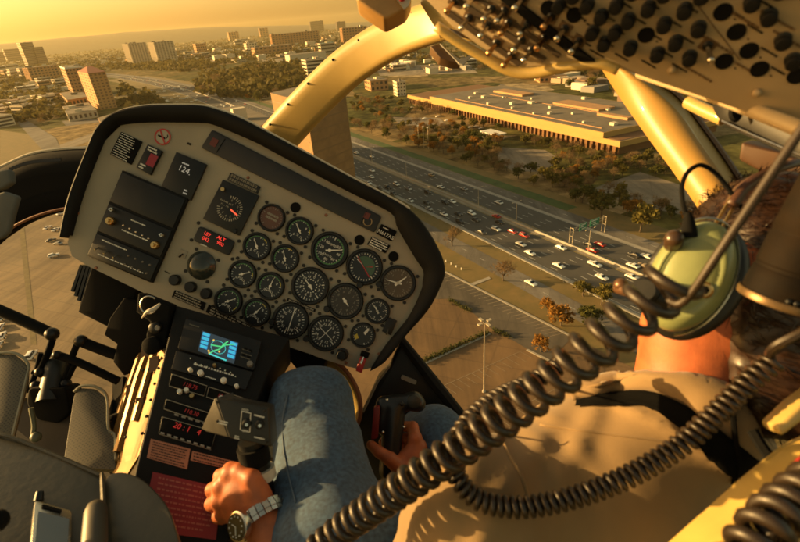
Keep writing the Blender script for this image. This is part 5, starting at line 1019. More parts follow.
for p0, p1, w_ in (((455, -2), (545, 60), .003), ((470, -8), (560, 56), .0022), ((448, 12), (520, 64), .003)):
    b = MB(); a, c = op(*p0), op(*p1); d = ON.cross((c-a).normalized())*w_; b.prism([a-d, c-d, c+d, a+d], 0, .0015, ON); emit('legend_strip', b, mat('dark_brown_legend', (.045, .028, .014), .6), OP)
def toggle(tx, ty, bx, by, m=chrome, ln=None):
    a = op(bx, by); d = op(tx, ty, .0)  # tip on the ray through (tx, ty) at lever height
    hgt = .017*(a.length/.5); tip = op(tx, ty, hgt); g = MB(); g.lathe(a, ON, [(.0042, 0), (.0042, .002), (.003, .003), (.003, .005)], 12); g_ = emit('toggle_switch', g, satin, OP)
    t = MB(); t.tube([a+ON*.005, a.lerp(tip, .85), tip], [.0018, .0026, .0032], 8); t.ball(tip, .0035, 5); emit('lever', t, m, g_, smooth=True)
    s = MB(); s.prism([a+UO*x+VO*y for x, y in ((-.0065, -.0055), (.0065, -.0055), (.0065, .0055), (-.0065, .0055))], 0, .0008, ON); emit('switch_plate', s, brownm, g_)
bc = mat('copper_lit_metal', (.55, .32, .14), .3, 1.0)
for tx, ty in ((447, 11), (466.7, 6.6), (461.6, 27.8), (484, 19), (481, 35.6), (497, 21), (489, 53), (501, 33), (520, 34), (514, 50), (537, 48), (504, 65), (524, 60), (543.6, 26.6), (557, 38.6), (571, 51.4), (515, 8)): toggle(tx, ty, tx+8, ty-10.5, bc if (int(tx) % 3 == 0) else chrome)
toggle(711, 60, 708, 45)
def breaker(x, y):
    c = op(x, y); s = .92; g = MB(); g.lathe(c, ON, [(.0068*s, 0), (.0068*s, .002), (.0055*s, .003)], 18); q = emit('circuit_breaker', g, satin, OP, smooth=True)
    t = MB(); t.lathe(c, ON, [(.0038*s, .002), (.0038*s, .005*s), (.0062*s, .006*s), (.0064*s, .011*s), (.0052*s, .0125*s), (.002*s, .013*s)], 18); emit('push_button', t, black, q, smooth=True)
    t = MB(); o = c-VO*.0135*s; lines(t, [o-UO*.009+VO*.0018, o+UO*.009+VO*.0018, o+UO*.009-VO*.0018, o-UO*.009-VO*.0018], 1, seed=int(x), fill=1); emit('print', t, deepb, q)
for x, y in ((588, 4), (617, 4), (649, 7), (685, 9), (602, 15), (629, 19), (664.5, 23), (699, 27), (593, 31), (615.7, 31), (676, 41), (605, 42), (631, 46), (690, 56), (658, 52.5), (752, 1), (769, 15), (783, 39), (793, 59), (634, -10), (665, -8), (702, -6), (720, -20), (780, -12), (560, 4), (575, -6)): breaker(x, y)
for x, y in ((723, 12), (736.5, 32), (749, 50.6), (759.5, 69), (724, 61.4), (646, 35), (574, 15), (797, 76), (548, 8)):
    c = op(x, y); b = MB(); b.lathe(c, ON, [(.0072, 0), (.0068, .0012)], 22); q = emit('blanking_plug', b, deepb, OP)
    t = MB(); o = c+UO*.0115; t.add([o-UO*.001-VO*.0006+ON*.0004, o+UO*.001-VO*.0006+ON*.0004, o+UO*.001+VO*.0006+ON*.0004, o-UO*.001+VO*.0006+ON*.0004], [(0, 1, 2, 3)]); emit('index_mark', t, deepb, q)
for x, y in ((757, 93), (672, 70)): b = MB(); b.ball(op(x, y, .002), .004, 5); emit('rivet', b, ovm, OP, smooth=True)
for x, y, sd_ in ((745, 20, 1), (778, 20, 2), (790, 40, 3), (718, 45, 4), (740, 65, 5), (700, 75, 6), (560, 30, 7), (530, 14, 8)):
    t = MB(); o = op(x, y, .0004); lines(t, [o-UO*.018+VO*.002, o+UO*.018+VO*.002, o+UO*.018-VO*.002, o-UO*.018-VO*.002], 1, seed=70+sd_, fill=1); emit('print', t, brownm, OP)
t = MB(); t.tube([op(690, -5, .0004), op(740, 60, .0004)], .0005, 4); emit('seam', t, brownm, OP)
lip = [(440, 34), (453, 27), (500, 60), (512, 68), (540, 68), (600, 61), (616, 68), (606, 72), (585, 66), (560, 70), (532, 77), (508, 76), (486, 54), (470, 44), (444, 40)]
b = MB(); b.tube(smooth_path([op(x, y, .0) for x, y in ((436, 26), (462, 44), (486, 58), (512, 71), (535, 73), (565, 67), (600, 64), (618, 70))], 30), [.0055]*10+[.006]*12+[.005]*9, 10); emit('front_lip', b, gold, OP, smooth='full')
# unseen slab added towards the sun to shade the right half of the overhead panel
SC = R3.transposed() @ SUN
b = MB(); b.prism([op(x, y)+SC*1.3 for x, y in ((575, -2), (690, 84), (1000, 240), (1000, -140), (540, -120))], -.02, .02, ON); tag(emit('sun_shade_slab', b, gold, bevel=.004), 'cream slab added out of view above the left seat as a shade', 'roof')
# windscreen pillars
b = MB(); pts = [L(245, 178, 1.30), L(278, 138, 1.25), L(307, 106, 1.18), L(345, 69, 1.10), L(384, 42, 1.02), L(426, 24, .94), L(470, 12, .86)]; pth = smooth_path(pts, 40); vs_ = []; kk = 0; ps_ = Vector((-1, 1, 0))
for i, p in enumerate(pth):
    t = (pth[min(i+1, 40)]-pth[max(i-1, 0)]).normalized(); s = Vector((-t.y, t.x, 0)).normalized(); s = s if s.dot(ps_) > 0 else -s; ps_ = s; r = .0405*-p.z*(1+.12*i/40); zz = t.cross(s); zz = zz if zz.z > 0 else -zz
    rg = round_poly([p+s*r+zz*r*.15, p+s*r*.62+zz*r*.62, p-s*r*.95+zz*r*.02, p-s*r*.9-zz*r*.5, p+s*r*.7-zz*r*.8], [r*.25, r*.5, r*.3, r*.3, r*.3], 4); kk = len(rg); vs_ += rg
b.add(vs_, [(i*kk+j, i*kk+(j+1) % kk, (i+1)*kk+(j+1) % kk, (i+1)*kk+j) for i in range(40) for j in range(kk)])
lp_ = thing('windscreen_pillar', cw(pts[0]), 'golden curved windscreen pillar sweeping up from the panel to the overhead panel', 'pillar'); emit('pillar_tube', b, gold, lp_, smooth='full')
b = MB(); b.slab([L(*p) for p in ((418, 2, .83), (428, -12, .82), (458, 28, .80), (476, 42, .80), (455, 42, .82), (440, 38, .83))], .05); emit('corner_gusset', b, gold, lp_, bevel=.006)
for i in range(3, 36, 4):
    p = pth[i]; t = (pth[i+1]-pth[i-1]).normalized(); s = Vector((-t.y, t.x, 0)).normalized(); s = s if s.x < 0 or s.y > 0 else -s; b = MB(); b.lathe(p+(s*.52+Z*.66)*(.0405*-p.z), (s*.5+Z*.8), [(.0032, -.002), (.0032, .0012), (.002, .0018)], 10); emit('pillar_screw', b, screwm, lp_)
b = MB(); b.tube([L(440, 36, .79), L(450, 31, .78), L(470, 37, .78)], .004, 6); emit('seam_clip', b, brownm, lp_)
b = MB(); b.slab(round_poly([L(*p, .80) for p in ((357, -14), (410, -14), (412, -4), (406, 8), (385, 19), (368, 8), (356, -1))], .006), .05); bk = emit('compass_bracket', b, mat('ochre_bracket_paint', (.36, .20, .06), .5, var=.15, scale=20), bevel=.005); tag(bk, 'brown angular bracket above the top of the left windscreen pillar', 'bracket')
b = MB(); b.slab([L(*p, .795) for p in ((392, -8), (413, -10), (409, 5), (404, 9))], .004); emit('pale_flange', b, mat('pale_flange', (.42, .37, .28), .4), bk); b = MB(); b.lathe(L(402, -2, .79), Z, [(.006, 0), (.004, .006)], 12); emit('screw', b, redp, bk)
b = MB(); b.slab([L(*p, .86) for p in ((430, 46), (440, 43), (462, 62), (452, 62), (440, 58))], .03); mr_ = emit('mirror_bracket', b, brownm, bevel=.002); tag(mr_, 'small brown and clear bracket hanging under the pillar and overhead panel', 'bracket')
b = MB(); b.slab([L(*p, .855) for p in ((440, 43.5), (452, 54), (460, 59), (473, 54), (463, 65), (459, 63))], .006); emit('clear_flange', b, mat('pale_clear_plastic', (.42, .4, .36), .15), mr_)
# right pillar: flat golden front and darker shoulder
rp_ = thing('windscreen_pillar', cw(L(720, 235, .62)), 'broad golden right windscreen pillar beside the pilot’s head'.replace('’', "'"), 'pillar')
F1 = [L(602, 70, .80), L(620, 98, .78), L(648, 138, .74), L(676, 176, .70), L(705, 220, .66), L(720, 250, .64)]; F2 = [L(612, 68, .79), L(678, 113, .735), L(700, 142, .71), L(722, 176, .68), L(742, 212, .65), L(760, 250, .63)]; F3 = [L(640, 72, .81), L(676, 96, .78), L(702, 128, .75), L(730, 168, .71), L(752, 206, .68), L(770, 250, .65)]
def sheet3(*curves, n=24):
    cs = [smooth_path(c, n) for c in curves]; b = MB(); k = len(cs); vs_ = []
    for i in range(n+1): vs_ += [c[i] for c in cs]
    b.add(vs_, [(i*k+j, i*k+(j+1) % k, (i+1)*k+(j+1) % k, (i+1)*k+j) for i in range(n) for j in range(k)]); return b
F4 = [p+Vector((.03, .012, -.05)) for p in F1]
FM1 = [a*.72+c*.28+Z*.022 for a, c in zip(F1, F2)]; FM2 = [a*.3+c*.7+Z*.026 for a, c in zip(F1, F2)]
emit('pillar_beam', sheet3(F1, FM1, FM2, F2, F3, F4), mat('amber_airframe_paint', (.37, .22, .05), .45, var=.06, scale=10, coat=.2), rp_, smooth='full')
b = MB(); b.tube(smooth_path([p+Vector((.002, 0, .003)) for p in F3], 20), .004, 6); emit('edge_seal', b, brownm, rp_, smooth=True)
b = MB(); b.tube(smooth_path([L(640, 73, .60), L(668, 82, .56), L(720, 98, .49), L(770, 117, .43), L(830, 141, .38)], 24), .0068, 12); tag(emit('grab_tube', b, mat('tan_painted_tube', (.46, .36, .21), .45, coat=.2), smooth=True), 'tan tube running below the overhead panel to the right edge', 'tube')
b = MB(); b.tube([L(688, 102, .60), L(704, 110, .58), L(724, 119, .56)], .008, 12); tag(emit('short_tube', b, gold, smooth=True), 'short golden tube end behind the right windscreen pillar', 'tube')
b = MB(); b.slab(round_poly([L(*p) for p in ((710, 101, .56), (745, 104, .52), (830, 136, .45), (840, 176, .44), (792, 157, .48), (735, 131, .54), (717, 119, .56))], .012), .04); vd = emit('air_duct', b, satin, bevel=.006); tag(vd, 'black rounded air duct below the tan tube at the upper right', 'duct')
b = MB(); b.lathe(L(735, 114, .52), Z, [(.0075, 0), (.006, .004)], 16, sx=1, sy=1.25); emit('duct_opening', b, deepb, vd); b = MB(); b.tube([L(722, 121, .545), L(755, 136, .51), L(830, 168, .45)], .0012, 5); emit('seam', b, chrome, vd)
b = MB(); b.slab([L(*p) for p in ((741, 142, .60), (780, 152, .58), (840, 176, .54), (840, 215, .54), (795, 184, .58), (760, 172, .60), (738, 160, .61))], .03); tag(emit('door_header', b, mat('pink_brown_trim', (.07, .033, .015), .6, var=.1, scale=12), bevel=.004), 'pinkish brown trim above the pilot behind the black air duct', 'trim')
# right lower door frame bar
b = MB(); A_, B_ = L(660, 560, .40), L(800, 440, .40)
b.slab([L(*p) for p in ((648, 556, .42), (735, 478, .42), (778, 443, .42), (800, 432, .42), (850, 392, .42), (850, 442, .40), (800, 483, .39), (742, 522, .38), (700, 560, .38))], .05); db = emit('door_frame', b, mat('yellow_cream_frame', (.47, .32, .085), .4, var=.14, scale=22, coat=.3), bevel=.006); tag(db, 'bright yellow-cream door frame bar at the lower right corner', 'door frame')
b = MB(); b.slab([L(*p, .41) for p in ((777, 428), (800, 406), (830, 384), (834, 400), (800, 424), (782, 437))], .02); emit('latch_plate', b, gold, db, bevel=.003)
b = MB(); b.slab([L(*p, .375) for p in ((794, 466), (812, 452), (816, 470), (799, 480))], .004); emit('red_placard', b, redp, db)
b = MB(); b.slab([L(*p, .40) for p in ((735, 522), (800, 484), (850, 444), (850, 452), (800, 494), (742, 532))], .03); emit('inner_channel', b, brownm, db)
b = MB(); b.tube([L(789, 360, .50), L(789.5, 412, .50)], .0022, 6); tag(emit('thin_cable', b, deepb), 'thin black vertical cable in the gap between hair and door frame', 'cable')
b = MB(); b.tube(smooth_path([L(752, 430, .47), L(766, 452, .46), L(783, 466, .45)], 8), .005, 6); tag(emit('belt_guide', b, deepb), 'black belt guide at the edge of the tan shirt beside the door frame', 'guide')

# ------------------------------------------------------------------ coiled cords
cordm = mat('black_coil_rubber', (.018, .010, .0045), .47, var=.25, scale=40, coat=.2)
def coil(path, cr, wr, pitch, seg=8, per=14, grow=0.0):
    pth = smooth_path(path, 400); ln = [0]
    for a, c in zip(pth[:-1], pth[1:]): ln.append(ln[-1]+(c-a).length)
    tot = ln[-1]; turns = tot/pitch; n = int(turns*per); out = []; u = None; j = 0; prev = None
    for i in range(n+1):
        s = tot*i/n
        while j < len(ln)-2 and ln[j+1] < s: j += 1
        f = (s-ln[j])/max(1e-9, ln[j+1]-ln[j]); c = pth[j].lerp(pth[j+1], f); t = (pth[j+1]-pth[j]).normalized()
        if u is None: u = (Vector((0, 1, 0))-t*t.y).normalized()
        u = (u-t*u.dot(t)).normalized(); v = t.cross(u); q_ = i/n; a = 2*PI*turns*(q_*(1+grow)-grow*q_*q_); k = cr(i/n) if callable(cr) else cr
        out.append(c+(u*math.cos(a)+v*math.sin(a))*k)
    b = MB(); b.tube(out, wr, seg); return b
cA = thing('coiled_cord', cw(L(335, 540, .55)), 'large loosely coiled black cord crossing the shirt up to the headset', 'cord', 'coiled headset cords')
emit('coil', coil([L(310, 556, .52), L(345, 527, .51), L(400, 489, .48), L(470, 441, .45), L(540, 389, .415), L(600, 342, .385), L(648, 302, .36), L(680, 275, .345)], lambda t: .0128+.0042*t, .0044, .0164, grow=.24), cordm, cA, smooth='full')
b = MB(); b.tube(smooth_path([L(668, 300, .345), L(680, 304, .338), L(694, 290, .328), L(715, 259, .315), L(755, 199, .30), L(800, 132, .285), L(850, 58, .27)], 24), .0030, 10); emit('straight_lead', b, mat('brown_cable', (.025, .014, .007), .5), cA, smooth='full')
cB = thing('coiled_cord', cw(L(530, 508, .46)), 'tightly coiled black cord looping low across the tan shirt', 'cord', 'coiled headset cords')
emit('coil', coil([L(560, 366, .54), L(530, 383, .53), L(497, 398, .515), L(470, 420, .50), L(455, 446, .485), L(456, 474, .475), L(474, 497, .465), L(500, 506, .46), L(535, 506, .455), L(581, 495, .45), L(631, 475, .445), L(682, 444, .44), L(719, 411, .435), L(749, 381, .43), L(775, 360, .425)], .0082, .0027, .0072, 7, 12), cordm, cB, smooth='full')
b = MB(); b.tube(smooth_path([L(772, 364, .425), L(770, 354, .42), L(776, 346, .41), L(795, 336, .40), L(830, 318, .39)], 14), .0042, 8); emit('lead_end', b, cordm, cB, smooth=True)
cC = thing('coiled_cord', cw(L(790, 540, .34)), 'blurred coiled black cord in the lower right corner below the door frame', 'cord', 'coiled headset cords')
emit('coil', coil([L(720, 600, .30), L(760, 535, .31), L(790, 505, .32), L(840, 465, .33)], .0125, .0048, .0135), cordm, cC, smooth='full')
# scuffed plug housing hanging at the right edge
PH = thing('cord_plug_housing', cw(L(775, 320, .40)), 'scuffed dark cylindrical cord housing at the right edge beside the hair', 'plug housing')
a0, a1 = L(782, 296, .40), L(856, 152, .36); ax = a1-a0
b = MB(); b.lathe(a0, ax, [(.029, 0), (.0295, .006), (.029, .012), (.0285, .02), (.0275, .021), (.0275, .024), (.0285, .025), (.028, .05), (.0272, .051), (.0272, .053), (.028, .054), (.0265, ax.length*.7), (.025, ax.length)], 28); emit('housing_barrel', b, mat('scuffed_olive_black', (.003, .0025, .002), .75, var=.5, scale=22, bump=.25, bscale=60, col2=(.016, .009, .0035), spec=.12), PH, smooth=True)
b = MB(); b.lathe(a0-ax.normalized()*.006, ax, [(.0315, 0), (.032, .003), (.031, .006)], 28); emit('rim', b, mat('worn_bronze_rim', (.16, .10, .045), .4, .6, var=.3, scale=50), PH, smooth=True)
uu = ax.normalized().cross(Vector((0, 0, 1))).normalized(); ww = uu.cross(ax.normalized()); ww = ww if ww.z > 0 else -ww
for k in range(6): b = MB(); q = a0+ax.normalized()*.0025+(ww*math.cos(-.5+k*.17)+uu*math.sin(-.5+k*.17)*(-1 if uu.x < 0 else 1))*.0302; b.ball(q, .0026, 5); emit('knurl', b, satin, PH, smooth=True)
lw = mat('pale_lettering', (.62, .52, .32), .6)
for k, (al, th) in enumerate(((.03, -.95), (.085, -.75), (.098, -.72), (.111, -.69), (.124, -.66))):
    b = MB(); rr = .0300-.003*al/.15; q = lambda a_, t_: a0+ax.normalized()*a_+(ww*math.cos(t_)+uu*math.sin(t_)*(-1 if uu.x > 0 else 1))*(-1)*(-rr); b.add([q(al, th), q(al, th+.25), q(al+.007, th+.25), q(al+.007, th)], [(0, 1, 2, 3)]); emit('pale_mark', b, lw, PH)
# ================================================================== THE PILOT
from mathutils.bvhtree import BVHTree
def surface(f, lo, hi, h):
    """skin a signed distance function (naive surface nets)"""
    ax = [np.arange(lo[i], hi[i]+h, h) for i in range(3)]; n = [len(a) for a in ax]
    X, Y, Zz = np.meshgrid(*ax, indexing='ij'); D = f(np.stack([X.ravel(), Y.ravel(), Zz.ravel()], 1)).reshape(n)
    ins = D < 0; cn = np.zeros([k-1 for k in n], int)
    sl = lambda o: tuple(slice(o[i], n[i]-1+o[i]) for i in range(3)); corners = [(i, j, k) for i in (0, 1) for j in (0, 1) for k in (0, 1)]
    for o in corners: cn += ins[sl(o)]
    act = (cn > 0) & (cn < 8); acc = np.zeros((act.sum(), 3)); cnt = np.zeros(act.sum())
    for a in range(3):
        for o in corners:
            if o[a]: continue
            o2 = list(o); o2[a] = 1; d0 = D[sl(o)][act]; d1 = D[sl(tuple(o2))][act]; c = (d0 < 0) != (d1 < 0)
            t = np.where(c, d0/np.where(c, d0-d1, 1), 0); q = np.tile(np.array(o, float), (len(t), 1)); q[:, a] += t; acc += q*c[:, None]; cnt += c
    idx = -np.ones(act.shape, int); idx[act] = np.arange(act.sum()); V = (np.argwhere(act)+acc/cnt[:, None])*h+np.array(lo); F_ = []
    for a in range(3):
        b_, c_ = (a+1) % 3, (a+2) % 3; s0 = [slice(1, n[i]-1) for i in range(3)]; s1 = list(s0); s0[a] = slice(0, n[a]-1); s1[a] = slice(1, n[a]); A = ins[tuple(s0)]; B_ = ins[tuple(s1)]
        for e in np.argwhere(A != B_):
            p = [e[i]+(0 if i == a else 1) for i in range(3)]; q = []
            for db, dc in ((-1, -1), (0, -1), (0, 0), (-1, 0)): r = list(p); r[b_] += db; r[c_] += dc; q.append(idx[tuple(r)])
            F_.append(tuple(q) if A[tuple(e)] else tuple(q[::-1]))
    return [Vector(v) for v in V], F_
arr = lambda v: np.array(v[:])
def cap(P, a, b, ra, rb):
    a, b = arr(a), arr(b); d = b-a; t = np.clip(((P-a)@d)/max(1e-9, d@d), 0, 1); return np.linalg.norm(P-a-t[:, None]*d, axis=1)-(ra+(rb-ra)*t)
def ell(P, c, r, Rm=None):
    q = P-arr(c); q = q@np.array(Rm) if Rm is not None else q; r = np.array(r); k = np.linalg.norm(q/r, axis=1); return (k-1)*r.min()
def smin(k, *ds):
    o = ds[0]
    for d in ds[1:]: hh = np.clip(.5+.5*(d-o)/k, 0, 1); o = d*(1-hh)+o*hh-k*hh*(1-hh)
    return o
def chain(P, pts, rs, k=.004):
    o = None
    for a, b, r0, r1 in zip(pts[:-1], pts[1:], rs[:-1], rs[1:]): d = cap(P, a, b, r0, r1); o = d if o is None else smin(k, o, d)
    return o
def sdf_obj(name, f, lo, hi, h, m, parent=None, **kw):
    v, q = surface(f, lo, hi, h); b = MB(); b.add(v, q); o = emit(name, b, m, parent, smooth='full', **kw); return o, BVHTree.FromPolygons([tuple(x) for x in v], q)
def bounds(pts, pad):
    return [min(p[i] for p in pts)-pad for i in range(3)], [max(p[i] for p in pts)+pad for i in range(3)]
skin = mat('sun_tanned_skin', (.42, .115, .038), .55, var=.2, scale=45, bump=.12, bscale=330); skin.node_tree.nodes['Principled BSDF'].inputs['Subsurface Weight'].default_value = .15; skin.node_tree.nodes['Principled BSDF'].inputs['Subsurface Radius'].default_value = (.01, .004, .002); skin.node_tree.nodes['Principled BSDF'].inputs['Subsurface Scale'].default_value = .5
def cloth(name, col, sc, rough=.9, var=.12, bump=.3):
    m = mat(name, col, rough, var=var, scale=sc, bump=bump, bscale=900, bdist=.001); m.node_tree.nodes['Principled BSDF'].inputs['Sheen Weight'].default_value = .15; return m
shirtm = cloth('tan_cotton', (.225, .145, .065), 9); jeanm = cloth('blue_denim', (.040, .080, .140), 160, var=.45); strapm = mat('black_webbing', (.004, .004, .004), .95, var=.12, scale=60, spec=.05); hairm = mat('dark_brown_hair', (.022, .009, .004), .4, var=.4, scale=60)
PIL = thing('person', cw(L(620, 620, .62)), 'pilot in a tan shirt and blue jeans, seen from behind, one hand on each control', 'person')
# ---- shirt
SLp, SRp, NKp, EL = L(480, 520, .55), L(704, 454, .675), L(692, 420, .568), L(388, 655, .63); MID = (SLp+SRp)/2; WA = L(640, 720, .66)
def f_shirt(P):
    d = smin(.03, cap(P, SLp, SRp, .086, .078), cap(P, MID+Vector((0, -.02, 0)), WA, .135, .17), cap(P, SLp, WA, .08, .12), cap(P, MID, NKp, .085, .070), cap(P, SLp, EL, .075, .058), cap(P, SRp, L(770, 640, .72), .075, .06))
    w1 = -.0085*np.clip(1-np.abs(np.sin((P[:, 0]*22+P[:, 1]*15-P[:, 2]*17)+1.6*np.sin(P[:, 1]*19+P[:, 0]*11)))*1.6, 0, 1)**2*(.45+.55*np.sin(P[:, 0]*23+P[:, 1]*31)); w2 = np.sin(P[:, 0]*70-P[:, 1]*44+3*np.sin(P[:, 2]*31+P[:, 0]*22))*.0022
    ds = np.linalg.norm(P-arr(SLp), axis=1); w3 = np.sin(ds*150+P[:, 0]*40)*.0022*np.exp(-((ds-.10)/.05)**2)
    return d+w1+w2+w3
lo, hi = bounds([SLp, SRp, NKp, WA, EL, L(770, 640, .72)], .2)
shirt, bs = sdf_obj('shirt', f_shirt, lo, hi, .0065, shirtm, PIL)
O3 = Vector((0, 0, 0))
def hit(bv, x, y, off=.003):
    d = Vector(((x-CX)/F, -(y-CY)/F, -1)).normalized(); p, n, i, t = bv.ray_cast(O3, d)
    if p is None: return None
    n = n if n.dot(-d) > 0 else -n; return p+n*off
def ribbon(bv, top, bot, n, k, offs, th=.003):
    a, c = smooth_path([Vector((x, y, 0)) for x, y in top], n), smooth_path([Vector((x, y, 0)) for x, y in bot], n); b = MB(); g = []; last = None
    for i in range(n+1):
        row = []
        for j in range(k+1):
            t = j/k; q = a[i].lerp(c[i], t); p = hit(bv, q.x, q.y, offs(t) if callable(offs) else offs)
            if p is None: p = L(q.x, q.y, (-last.z) if last is not None else .55)
            last = p; row.append(p)
        g.append(row)
    vv = [p for r in g for p in r]; m_ = len(vv); vv += [p*(1+th/p.length) for p in vv]; w_ = k+1; ff = []
    for i in range(n):
        for j in range(k): q = (i*w_+j, i*w_+j+1, (i+1)*w_+j+1, (i+1)*w_+j); ff += [q, tuple(m_+x for x in q[::-1])]
        for j in (0, k): q = (i*w_+j, (i+1)*w_+j, m_+(i+1)*w_+j, m_+i*w_+j); ff.append(q)
    for i in (0, n): 
        for j in range(k): ff.append((i*w_+j, i*w_+j+1, m_+i*w_+j+1, m_+i*w_+j))
    return b.add(vv, ff)
# ---- skin: head, neck, hands in one body mesh each joined by the clothes
FWD = Vector((-.62, -.22, -.75)).normalized(); HC = L(768, 276, .565); HU = Vector((.12, .97, -.05)); HU = (HU-FWD*HU.dot(FWD)).normalized(); HS = FWD.cross(HU)
HR = np.array([HS[:], HU[:], FWD[:]]).T
NB, NT = L(692, 398, .590), L(695, 330, .585)
def hd(s, u, f): return HC+HS*s+HU*u+FWD*f
def f_head(P):
    d = smin(.02, ell(P, HC, (.080, .108, .098), HR), cap(P, hd(0, -.075, .045), hd(0, -.085, .075), .050, .036), cap(P, hd(.045, -.07, .01), hd(0, -.095, .075), .022, .02), cap(P, hd(-.045, -.07, .01), hd(0, -.095, .075), .022, .02), cap(P, NB, NT, .068, .058), cap(P, NT, HC+HU*-.04, .054, .055))
    d = smin(.008, d, cap(P, hd(0, .012, .098), hd(0, -.022, .118), .008, .012), cap(P, hd(-.03, .028, .090), hd(.03, .028, .090), .009, .009), cap(P, hd(-.018, -.058, .100), hd(.018, -.058, .100), .007, .007), cap(P, hd(-.018, -.070, .098), hd(.018, -.070, .098), .007, .007), ell(P, hd(-.084, -.005, -.005), (.010, .032, .018), HR), ell(P, hd(.084, -.005, -.005), (.010, .032, .018), HR))
    for s in (-.032, .032): d = np.maximum(d, -(np.linalg.norm(P-arr(hd(s, .008, .098)), axis=1)-.011))
    return d
lo, hi = bounds([HC, NB], .15); body, bh = sdf_obj('head_and_neck', f_head, lo, hi, .0045, skin, PIL)
for s in (-.032, .032):
    b = MB(); b.ball(hd(s, .008, .091), .0115, 7); q = emit('eye', b, mat('eye_white', (.6, .55, .48), .2), PIL, smooth=True); b = MB(); b.ball(hd(s, .008, .0985), .0052, 5); emit('iris', b, mat('brown_iris', (.05, .025, .01), .1), q, smooth=True)
def f_hair(P):
    d = ell(P, hd(0, .008, -.008), (.088, .114, .102), HR); nape = cap(P, hd(0, -.05, -.05), hd(.0, -.17, -.045), .070, .060); d = smin(.02, d, nape)
    q = P-arr(HC); f = q@arr(FWD); u = q@arr(HU); d = np.maximum(d, np.minimum(f-.045-.25*np.maximum(u, 0)*1.2, .2)); d = np.maximum(d, -(u+.20))
    FH = arr(Vector((FWD.x, 0, FWD.z)).normalized()); fh = q@FH; d = np.maximum(d, np.where(fh > .006, -(u+.02), -1))
    d = smin(.015, d, cap(P, L(772, 300, .530), L(766, 392, .535), .053, .049))
    return d+.0025*np.sin(P[:, 0]*210+4*np.sin(P[:, 1]*60))*np.sin(P[:, 1]*140)
lo, hi = bounds([HC], .24); hv, hq = surface(f_hair, lo, hi, .006); b = MB(); b.add(hv, hq); hair = emit('hair', b, hairm, PIL, smooth='full')
rs = random.Random(21); b = MB()
for i in range(7000):
    q = rs.choice(hq); c = sum((hv[k] for k in q), Vector())/4; n = (c-HC).normalized(); t = (-HU*.8-FWD*.5+Vector((rs.gauss(0, .45), rs.gauss(0, .45), rs.gauss(0, .45)))); t = (t-n*t.dot(n)).normalized()
    ln = rs.uniform(.014, .034); s = t.cross(n).normalized()*rs.uniform(.0003, .0007); p0 = c-n*.001; p1 = c+t*ln*.5+n*rs.uniform(.003, .008); p2 = c+t*ln+n*rs.uniform(.001, .012)
    b.add([p0-s, p0+s, p1-s*.8, p1+s*.8, p2], [(0, 1, 3, 2), (2, 3, 4)])
emit('hair_strands', b, hairm, hair, smooth='full')
# left hand on the collective (back of the hand towards us, fingers round the grip)
def hand(P, wrist, fore, palm, fingers, thumb, fr, wr, frr):
    d = smin(.012, cap(P, fore, wrist, frr, wr), *[cap(P, wrist.lerp(palm, .25), f[0], .019, .0125) for f in fingers], ell(P, palm, (.030, .030, .020)))
    d = smin(.010, d, chain(P, thumb, (.0165, .0125, .0105, .0090)[:len(thumb)]))
    fd_ = None
    for f, r in zip(fingers, fr):
        c = chain(P, f, [r*k for k in (1.12, 1.0, .92, .82)][:len(f)], .003); fd_ = c if fd_ is None else np.minimum(fd_, c)
    d = smin(.005, d, fd_)
    for f in fingers: d = smin(.006, d, np.linalg.norm(P-arr(f[0]+Vector((-.001, .001, .003))), axis=1)-.0115)
    return d
LW, LF = L(264, 521, .672), L(312, 620, .60); LP_ = L(248, 497, .678)
lf = [[L(231, 474, .690), L(221, 476, .715), L(229, 481, .742), L(245, 486, .738)], [L(223, 486, .690), L(213, 490, .718), L(222, 495, .748), L(241, 498, .742)], [L(221, 500, .691), L(212, 504, .718), L(222, 508, .746), L(241, 511, .740)], [L(225, 513, .693), L(218, 517, .716), L(227, 520, .738), L(243, 522, .734)]]
lt = [L(259, 498, .668), L(252, 479, .668), L(240, 471, .682), L(230, 468, .700)]
f_l = lambda P: hand(P, LW, LF, LP_, lf, lt, (.0108, .0112, .0106, .0094), .029, .042)
lo, hi = bounds([LW, LF, LP_]+[p for f in lf for p in f], .045); sdf_obj('left_hand', f_l, lo, hi, .0032, skin, PIL)
RW, RF = L(413, 492, .90), L(452, 560, .80); RP = L(410, 463, .905)
rf = [[L(415, 438, .915), L(413, 427, .935), L(398, 426, .958), L(384, 431, .955)], [L(420, 447, .915), L(417, 438, .940), L(400, 438, .960), L(383, 442, .952)], [L(419, 457, .915), L(415, 449, .938), L(399, 450, .955), L(384, 453, .946)], [L(414, 466, .912), L(410, 460, .932), L(397, 461, .945), L(384, 463, .938)]]
rt = [L(402, 470, .890), L(390, 459, .882), L(379, 452, .885), L(371, 445, .897)]
f_r = lambda P: hand(P, RW, RF, RP, rf, rt, (.0108, .0112, .0106, .0094), .029, .040)
lo, hi = bounds([RW, RF, RP]+[p for f in rf for p in f]+rt, .045); sdf_obj('right_hand', f_r, lo, hi, .0035, skin, PIL)
b = MB(); b.prism(round_poly([L(*p) for p in ((227, 466, .698), (232, 464, .698), (234, 467, .697), (229, 470, .697))], .002), 0, .003, Z)
